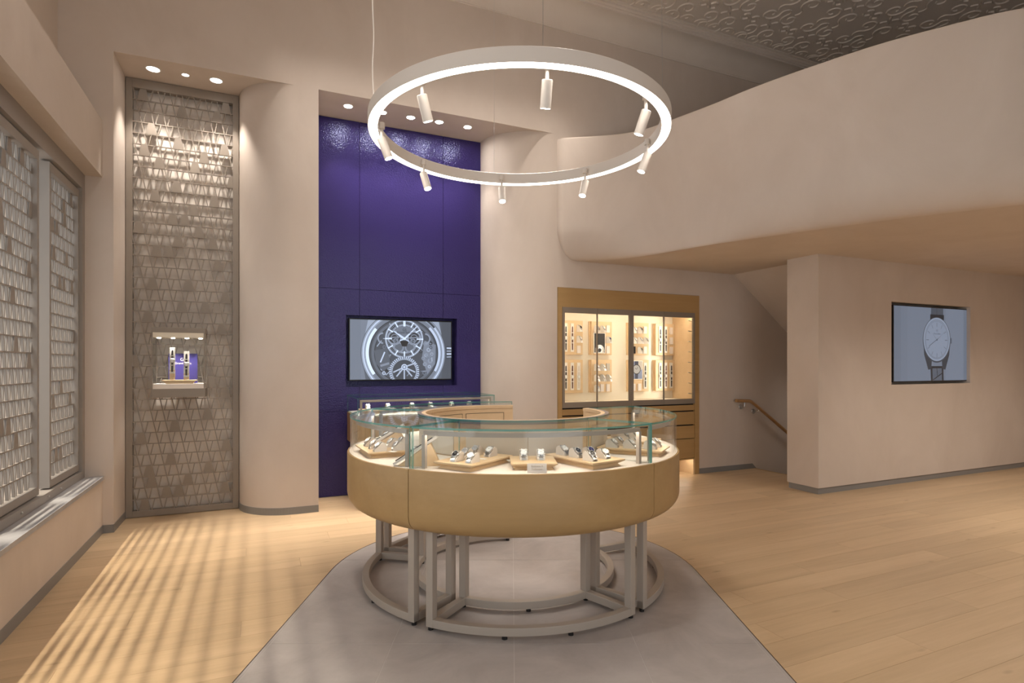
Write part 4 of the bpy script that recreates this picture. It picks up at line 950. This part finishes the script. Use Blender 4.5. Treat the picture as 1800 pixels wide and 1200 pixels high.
box(b, rx_[0] + .03, rx_[1] - .03, yb, yb + .02, 1.02, 1.04); box(b, rx_[0] + .03, rx_[0] + .05, yb, yb + .02, .893, 1.02); box(b, rx_[1] - .05, rx_[1] - .03, yb, yb + .02, .893, 1.02); lf = obj('light_frame', b, 'base_metal', rc)
b = NB(); box(b, rx_[0] + .06, rx_[1] - .06, yb + .003, yb + .017, 1.0199, 1.026); obj('light_strip', b, 'led_case', lf)
for x in (rx_[0] + .03, rx_[1] - .07):
    for y in (ry0 + .03, ry1 - .07): b = NB(); box(b, x, x + .04, y, y + .04, 0, .59); obj('leg', b, 'base_metal', rc)
for i, (x, lb) in enumerate(((1.10, 'left wooden tray in the straight case by the blue wall'), (1.55, 'middle wooden tray in the straight case by the blue wall'), (1.98, 'right wooden tray in the straight case by the blue wall'))):
    tray(lb, (x, 5.78), 0, .22, .36, .893, group='wooden trays in the straight case')
    for k, dx in enumerate((-.1, .1)):
        place_watch((x + dx, 5.80, .929), 0, ['dial_white', 'dial_silver'][k], False, ('left' if k == 0 else 'right') + ' of the pair on the ' + ('left', 'middle', 'right')[i] + ' tray by the blue wall', 'watches in the straight case')
        b = NB(); box(b, x + dx - .03, x + dx + .03, 5.69, 5.73, .9292, .9305); tag(obj('price_card', b, 'suede_white'), 'white card before the ' + ('left' if k == 0 else 'right') + ' watch on the ' + ('left', 'middle', 'right')[i] + ' tray by the blue wall', 'card', 'cards in the straight case')
# ------------------------------------------------------------------ small lit vitrine on the tall screen
vx0, vx1, vy0, vy1, vz0, vz1 = -0.856, -0.440, 5.80, 6.045, 1.086, 1.705
v = thing('wall_vitrine', 'small lit glass vitrine mounted on the tall metal screen', 'display case', ((vx0 + vx1) / 2, vy1, vz0))
b = NB(); box(b, vx0, vx1, vy0, vy1, vz0, vz0 + .078); obj('base', b, 'taupe', v, bevel=.002)
b = NB(); box(b, vx0, vx1, vy0, vy1, vz1 - .045, vz1); obj('top', b, 'taupe', v, bevel=.002)
b = NB(); box(b, vx0 + .012, vx1 - .012, vy0 + .004, vy1 - .004, vz0 + .078, vz0 + .120); obj('plinth', b, 'deck_fabric', v)
b = NB(); box(b, vx0 + .012, vx1 - .012, vy0 + .004, vy1 - .004, vz1 - .088, vz1 - .045); lh = obj('light_head', b, 'cabinet_fabric', v)
for x in (vx0, vx1 - .012):
    b = NB(); box(b, x, x + .012, vy0, vy0 + .010, vz0 + .078, vz1 - .045); box(b, x, x + .012, vy1 - .012, vy1, vz0 + .078, vz1 - .045); obj('post', b, 'taupe', v)
    pane('glass_side', x + .004, x + .008, vy0 + .010, vy1 - .012, vz0 + .12, vz1 - .088, 0, v, ('glass', 'glass'))
pane('glass_front', vx0 + .012, vx1 - .012, vy0 + .001, vy0 + .004, vz0 + .12, vz1 - .088, 1, v, ('glass', 'glass'))
for i in range(4):
    x = vx0 + .045 + i * (vx1 - vx0 - .09) / 3; b = NB(); lathe(b, [(0, 0), (.015, 0), (.015, -.006), (.012, -.007), (0, -.007)], 16, mat=Matrix.Translation((x, vy0 + .10, vz1 - .088))); obj('mini_spot', b, 'spot_glow', lh, smooth=True)
    lamp('vitrine_lamp', 'SPOT', (x, vy0 + .10, vz1 - .10), 7, SOFT, (x + (vx0 + vx1 - 2 * x) * .18, vy0 + .11, vz0), spot_size=math.radians(70), spot_blend=.7, shadow_soft_size=.01)
zp = vz0 + .120
b = NB(); tw = .135; xc = (vx0 + vx1) / 2
vt = thing('watch_tray', 'narrow wooden tray inside the small wall vitrine', 'tray', (xc, vy0 + .085, zp))
prism(b, [(-tw, -.045), (tw, -.045), (tw, .06), (-tw, .06)], 2, .024, .034); obj('top', b, 'maple_light', vt, world=False, bevel=.003)
b = NB(); prism(b, [(-tw + .03, 0), (tw - .03, 0), (tw - .012, .024), (-tw + .012, .024)], 1, -.03, .045); obj('base', b, 'maple_light', vt, world=False)
bc = thing('logo_board', 'blue board with gold lettering at the back of the wall vitrine', 'sign', (xc + .015, vy1 - .055, zp))
b = NB(); box(b, -.115, .115, 0, .006, .001, .272); obj('board', b, 'card_blue', bc, world=False)
text('GS', .040, 'suede_white', 'lettering', bc, (0, -.001, .205), (math.pi / 2, 0, 0)); text('Grand Seiko', .026, 'suede_white', 'lettering', bc, (0, -.001, .175), (math.pi / 2, 0, 0))
for dx, hb, L, lb, sd in ((-.058, .058, .235, 'left and taller one in the wall vitrine', -.06), (.052, .026, .235, 'right and lower one in the wall vitrine', .05)):
    x = xc + dx; y = vy0 + .085; zb = zp + .034
    b = NB(); lathe(b, [(0, 0), (.022, 0), (.022, hb * .4), (0, hb * .4)], 18); box(b, -.021, .021, -.012, .02, hb * .4, hb + .03)
    o = obj('stand_foot', b, 'maple_light'); o.location = (x, y, zb); tag(o, 'wooden foot under the strap watch stand, ' + lb, 'watch stand')
    strap_watch((x, y - .014, zb + hb), Euler((math.radians(-6), 0, 0)), L, 'strap_black', 'dial_white', lb, 'strap watches in the wall vitrine')

# ------------------------------------------------------------------ built-in watch cabinet
kx0, kx1 = 3.05, 5.07; kf = PT - .012; kb = 6.02
k = thing('wall_cabinet', 'built-in maple wall cabinet with lit glass doors and drawers below', 'cabinet', ((kx0 + kx1) / 2, PT, 0))
fx0, fx1 = ts(988.5, kf), ts(1221.5, kf); xm = ts(1110, kf); fz0, fz1 = .888, 2.022
b = NB(); box(b, kx0, fx0 - .002, kf, kb, 0, 2.24); obj('side_stile', b, 'maple', k)
b = NB(); box(b, fx1 + .002, kx1, kf, kb, 0, 2.24); obj('side_stile', b, 'maple', k)
b = NB(); box(b, fx0 - .002, fx1 + .002, kf, kb, fz1 + .0006, 2.24); obj('header', b, 'maple', k)
b = NB(); box(b, fx0, fx1, kb - .02, kb, .90, fz1); obj('back_panel', b, 'cabinet_fabric', k)
b = NB(); box(b, fx0, fx1, kf + .03, kb - .02, fz0 + .0, fz0 + .05); obj('display_floor', b, 'cabinet_fabric', k)
b = NB(); box(b, fx1 - .012, fx1 + .002, kf + .03, kb - .02, fz0 + .05, fz1); obj('inner_side', b, 'maple_light', k); b = NB(); box(b, fx0 - .002, fx0 + .012, kf + .03, kb - .02, fz0 + .05, fz1); obj('inner_side', b, 'maple_light', k)
splits = [fx0, ts(1050.3, kf), xm, ts(1167.5, kf), fx1]
for i in range(4):
    x0, x1 = splits[i] + .0015, splits[i + 1] - .0015; d = bpy.data.objects.new('glass_door', None); C.objects.link(d); d.parent = k; d.location = (x0 - k.location.x, kf - PT, fz0)
    lw_, rw_ = (.028, .0015) if i % 2 == 0 else (.0015, .028)
    b = NB(); box(b, x0, x1, kf - .004, kf + .022, fz0, fz0 + .062); box(b, x0, x1, kf - .004, kf + .022, fz1 - .062, fz1); box(b, x0, x0 + lw_, kf - .004, kf + .022, fz0 + .062, fz1 - .062); box(b, x1 - rw_, x1, kf - .004, kf + .022, fz0 + .062, fz1 - .062); obj('door_frame', b, 'taupe', d)
    pane('pane', x0 + lw_, x1 - rw_, kf + .008, kf + .013, fz0 + .062, fz1 - .062, 1, d, ('glass', 'steel_dark'))
zs = [.205, .452, .625, .800, .884]
cols = [(fx0, xm - .003), (xm + .003, fx1)]
for (x0, x1) in cols:
    for j in range(4):
        g_ = .012 if j else .004
        b = NB(); box(b, x0 + .002, x1 - .002, kf + .006, kf + .03, zs[j] + .004, zs[j + 1] - g_); obj('drawer', b, 'maple', k, bevel=.002)
b = NB(); box(b, fx0, fx1, kf + .035, kb, .205, .884); obj('drawer_body', b, 'black_gap', k)
b = NB(); box(b, fx0, fx1, 5.95, 6.0, 0, .205); obj('plinth_back', b, 'maple', k); b = NB(); box(b, fx0, fx1, kf + .006, kb, .190, .205); obj('plinth_top', b, 'maple', k)
b = NB(); box(b, fx1 - .02, fx1 + .002, kf + .006, 5.95, 0, .19); obj('plinth_side', b, 'maple_light', k); b = NB(); box(b, fx0 - .002, fx0 + .02, kf + .006, 5.95, 0, .19); obj('plinth_side', b, 'maple_light', k)
b = NB(); box(b, fx0 + .05, fx1 - .05, kf + .05, kf + .062, .182, .1895); obj('light_strip', b, 'led_cabinet', k)
b = NB(); box(b, fx0 + .03, fx1 - .03, kf + .03, kf + .045, fz1 - .030, fz1 - .015); obj('light_strip', b, 'led_cabinet', k)
for x in (fx0 + .016, xm - .006): b = NB(); box(b, x, x + .010, kf + .024, kf + .034, fz0 + .07, fz1 - .07); obj('light_strip', b, 'led_cabinet', k)
ly = kf + .05
for j in range(8):
    z = fz0 + .12 + j * (fz1 - fz0 - .22) / 7; b = NB(); tube(b, [(fx1 - .012, ly, z), (fx1 - .05, ly + .005, z + .006)], .004, 8); m_ = obj('mini_spot', b, 'steel', k)
    b = NB(); lathe(b, [(0, .006), (.004, .006), (.005, -.006), (0, -.006)], 10, mat=Matrix.Translation((fx1 - .056, ly + .006, z + .006)) @ Matrix.Rotation(math.radians(70), 4, 'Y')); obj('lens', b, 'suede_white', m_)
    lamp('cabinet_lamp', 'SPOT', (fx1 - .075, ly + .01, z + .006), 2.6, (1, .90, .76), (fx1 - .6, kb, z - .05), spot_size=math.radians(95), spot_blend=.8, shadow_soft_size=.01)
# boards with their watches
yb_ = kb - .02; yfb = yb_ - .05
names = {0: 'first', 1: 'second', 2: 'third', 3: 'fourth'}
cxs = [(984, 1024.5), (1038, 1075.5), (1104.5, 1140.5), (1151.5, 1186)]
ybf = yfb
zrow = [(1.905, 1.495), (1.435, 1.035)]
dist = {}
for r_ in range(2):
    for c_ in range(4):
        x0, x1 = ts(cxs[c_][0], ybf), ts(cxs[c_][1], ybf); z1, z0 = zrow[r_]
        where = ('upper' if r_ == 0 else 'lower') + ' row, ' + names[c_] + ' from the left'
        t = thing('display_board', 'wooden display board in the cabinet, ' + where, 'display board', ((x0 + x1) / 2, yb_, z0), group='wooden boards in the lit cabinet')
        b = NB(); box(b, x0, x1, yb_ - .02, yb_ - .0005, z0, z1); obj('backing', b, 'maple_light', t); b = NB(); box(b, x0 + .012, x1, yfb, yb_ - .02, z0, z1); obj('front_board', b, 'maple_light', t, bevel=.003)
        wd = x1 - x0; cols3 = [x0 + wd * q for q in (.24, .52, .80)]; rows3 = [z1 - .135, z1 - .265, z1 - .39]
        dist[(r_, c_)] = (cols3, rows3, where, x0, x1, z0, z1)
GC = 'watches in the lit cabinet'
col_n = ('left', 'middle', 'right'); row_n = ('top', 'middle', 'bottom')
def small(r_, c_, ci, ri, dial='dial_white'):
    cs, rs, wh, *_ = dist[(r_, c_)]
    place_watch((cs[ci], yfb - .036, rs[ri]), math.radians(22), dial, True, 'in cabinet, %s board, %s %s' % (wh.replace(' from the left', '').replace(' row,', ''), row_n[ri], col_n[ci]), GC)
def blank(r_, c_, ci, ri, mat='card'):
    cs, rs, wh, *_ = dist[(r_, c_)]; b = NB(); box(b, cs[ci] - .024, cs[ci] + .024, yfb - .014, yfb - .0005, rs[ri], rs[ri] + .09)
    tag(obj('blank_card', b, mat), 'plain pale card on cabinet board, %s, %s %s spot' % (wh.replace(' from the left', '').replace(',', ''), row_n[ri], col_n[ci]), 'card', 'pale cards in the lit cabinet')
def tall(r_, c_, ci, band='strap_black', dial='dial_white'):
    cs, rs, wh, x0, x1, z0, z1 = dist[(r_, c_)]
    strap_watch((cs[ci], yfb - .0125, z0 + .035), (0, 0, 0), z1 - z0 - .07, band, dial, 'in cabinet, %s board, %s place' % (wh.replace(' from the left', '').replace(',', ''), col_n[ci]), GC)
def poster(r_, c_, a0, a1, h0, h1, kind, lb):
    cs, rs, wh, x0, x1, z0, z1 = dist[(r_, c_)]; w_ = x1 - x0; h_ = z1 - z0
    p0, p1, q0, q1 = x0 + w_ * a0, x0 + w_ * a1, z0 + h_ * h0, z0 + h_ * h1
    t = thing('framed_print', lb, 'print', ((p0 + p1) / 2, yfb, q0)); b = NB(); box(b, p0, p1, yfb - .016, yfb - .0005, q0, q1); obj('frame', b, 'suede_white', t)
    P = Pic(p1 - p0 - .016, q1 - q0 - .016); W2, H2 = P.w, P.h
    if kind == 'dark':
        P.poly([(0, 0), (W2, 0), (W2, H2), (0, H2)], 'print_dark'); P.ring(W2 * .5, H2 * .12, 0, W2 * .45, 'steel_dark', n=28); P.ring(W2 * .5, H2 * .12, W2 * .30, W2 * .38, 'card_grey', n=28); P.ring(W2 * .5, H2 * .12, 0, W2 * .16, 'print_dark', n=20)
        for i in range(7): a = math.radians(20 + 23 * i); P.line(W2 * .5 + W2 * .18 * math.cos(a), H2 * .12 + W2 * .18 * math.sin(a), W2 * .5 + W2 * .42 * math.cos(a), H2 * .12 + W2 * .42 * math.sin(a), W2 * .05, 'dial_silver')
    else:
        P.poly([(0, 0), (W2, 0), (W2, H2), (0, H2)], 'poster_blue'); P.poly([(W2 * .62, H2 * .40), (W2, H2 * .55), (W2, H2), (W2 * .5, H2)], 'card_grey')
        P.poly([(W2 * .34, H2), (W2 * .66, H2), (W2 * .62, 0), (W2 * .36, 0)], 'strap_navy'); P.ring(W2 * .5, H2 * .54, 0, W2 * .36, 'steel_dark', n=28); P.ring(W2 * .5, H2 * .54, 0, W2 * .31, 'dial_silver', n=28)
        P.line(W2 * .5, H2 * .54, W2 * .62, H2 * .66, W2 * .03, 'print_dark'); P.line(W2 * .5, H2 * .54, W2 * .36, H2 * .62, W2 * .03, 'print_dark')
    me = bpy.data.meshes.new('picture'); P.bm.to_mesh(me); P.bm.free()
    for m in P.mats: me.materials.append(M[m])
    put('picture', me, t, (p0 + .008 - t.location.x, -.0165, .008))
plain('poster_blue', (.20, .24, .36), .4); plain('strap_navy', (.03, .035, .07), .5)
tall(0, 0, 0); tall(0, 0, 1, 'strap_brown'); small(0, 0, 2, 0, 'dial_black'); small(0, 0, 2, 1); blank(0, 0, 2, 2)
small(0, 1, 0, 0, 'dial_silver'); small(0, 1, 1, 0); blank(0, 1, 2, 0); small(0, 1, 2, 1, 'dial_blue'); blank(0, 1, 2, 2); poster(0, 1, .12, .66, .05, .66, 'dark', 'framed dark print of a watch movement in the lit cabinet')
small(0, 2, 0, 0); small(0, 2, 0, 1); small(0, 2, 1, 0, 'dial_black'); small(0, 2, 1, 1); small(0, 2, 1, 2, 'dial_black'); blank(0, 2, 2, 0); small(0, 2, 2, 1, 'dial_silver'); blank(0, 2, 2, 2); blank(0, 2, 0, 2, 'print_dark')
tall(0, 3, 0); tall(0, 3, 1, 'strap_black'); blank(0, 3, 2, 0); blank(0, 3, 2, 1); blank(0, 3, 2, 2)
tall(1, 0, 0); tall(1, 0, 1, 'strap_brown'); tall(1, 0, 2, 'suede')
small(1, 1, 0, 0); small(1, 1, 0, 1); small(1, 1, 0, 2, 'dial_silver'); small(1, 1, 1, 0); small(1, 1, 1, 1); blank(1, 1, 2, 0, 'card_grey'); small(1, 1, 2, 1); blank(1, 1, 1, 2); blank(1, 1, 2, 2)
poster(1, 2, .06, .66, .38, .98, 'blue', 'framed blue print of a watch on a strap in the lit cabinet'); tall(1, 2, 2); blank(1, 2, 0, 2); blank(1, 2, 1, 2)
tall(1, 3, 0); tall(1, 3, 1, 'strap_brown'); tall(1, 3, 2)

# ------------------------------------------------------------------ handrail on the stair wall
hy = PT - .065
def hp(px, py): return Vector((ts(px, hy), hy, tz(px, py, hy)))
h0 = hp(1294, 704.0); h1 = hp(1317, 704.5); h2 = hp(1326, 709.5); h3 = hp(1381, 757.5); h4 = h3 + (h3 - h2) * 1.3
hr = thing('handrail', 'round wooden handrail running down the stair wall beside the cabinet', 'handrail', (h1.x, PT, h1.z))
pts = [h0, h0 * .5 + h1 * .5, h1] + [h1 * (1 - q) ** 2 + (h1 + Vector((.035, 0, -.004))) * 2 * q * (1 - q) + h2 * q * q for q in (.25, .5, .75)] + [h2, h3, h4]
b = NB(); tube(b, pts, .021, 14); obj('rail', b, 'rail_wood', hr, smooth=True)
for px, py, tp in ((1302, 714.5, hp(1309, 705)), (1324, 722.5, hp(1334, 717))):
    q = Vector((ts(px, PT), PT, tz(px, py, PT))); b = NB(); lathe(b, [(0, 0), (.032, 0), (.032, .004), (.028, .008), (0, .008)], 22, mat=Matrix.Translation(q) @ Matrix.Rotation(math.pi / 2, 4, 'X')); br_ = obj('bracket', b, 'steel', hr, smooth=True)
    b = NB(); tube(b, [q + Vector((0, -.006, 0)), q + Vector((.0, -.05, 0)), Vector((tp.x - .005, hy, q.z + .005)), Vector((tp.x, hy, tp.z - .018))], .006, 8); obj('bracket_arm', b, 'steel', br_, smooth=True)
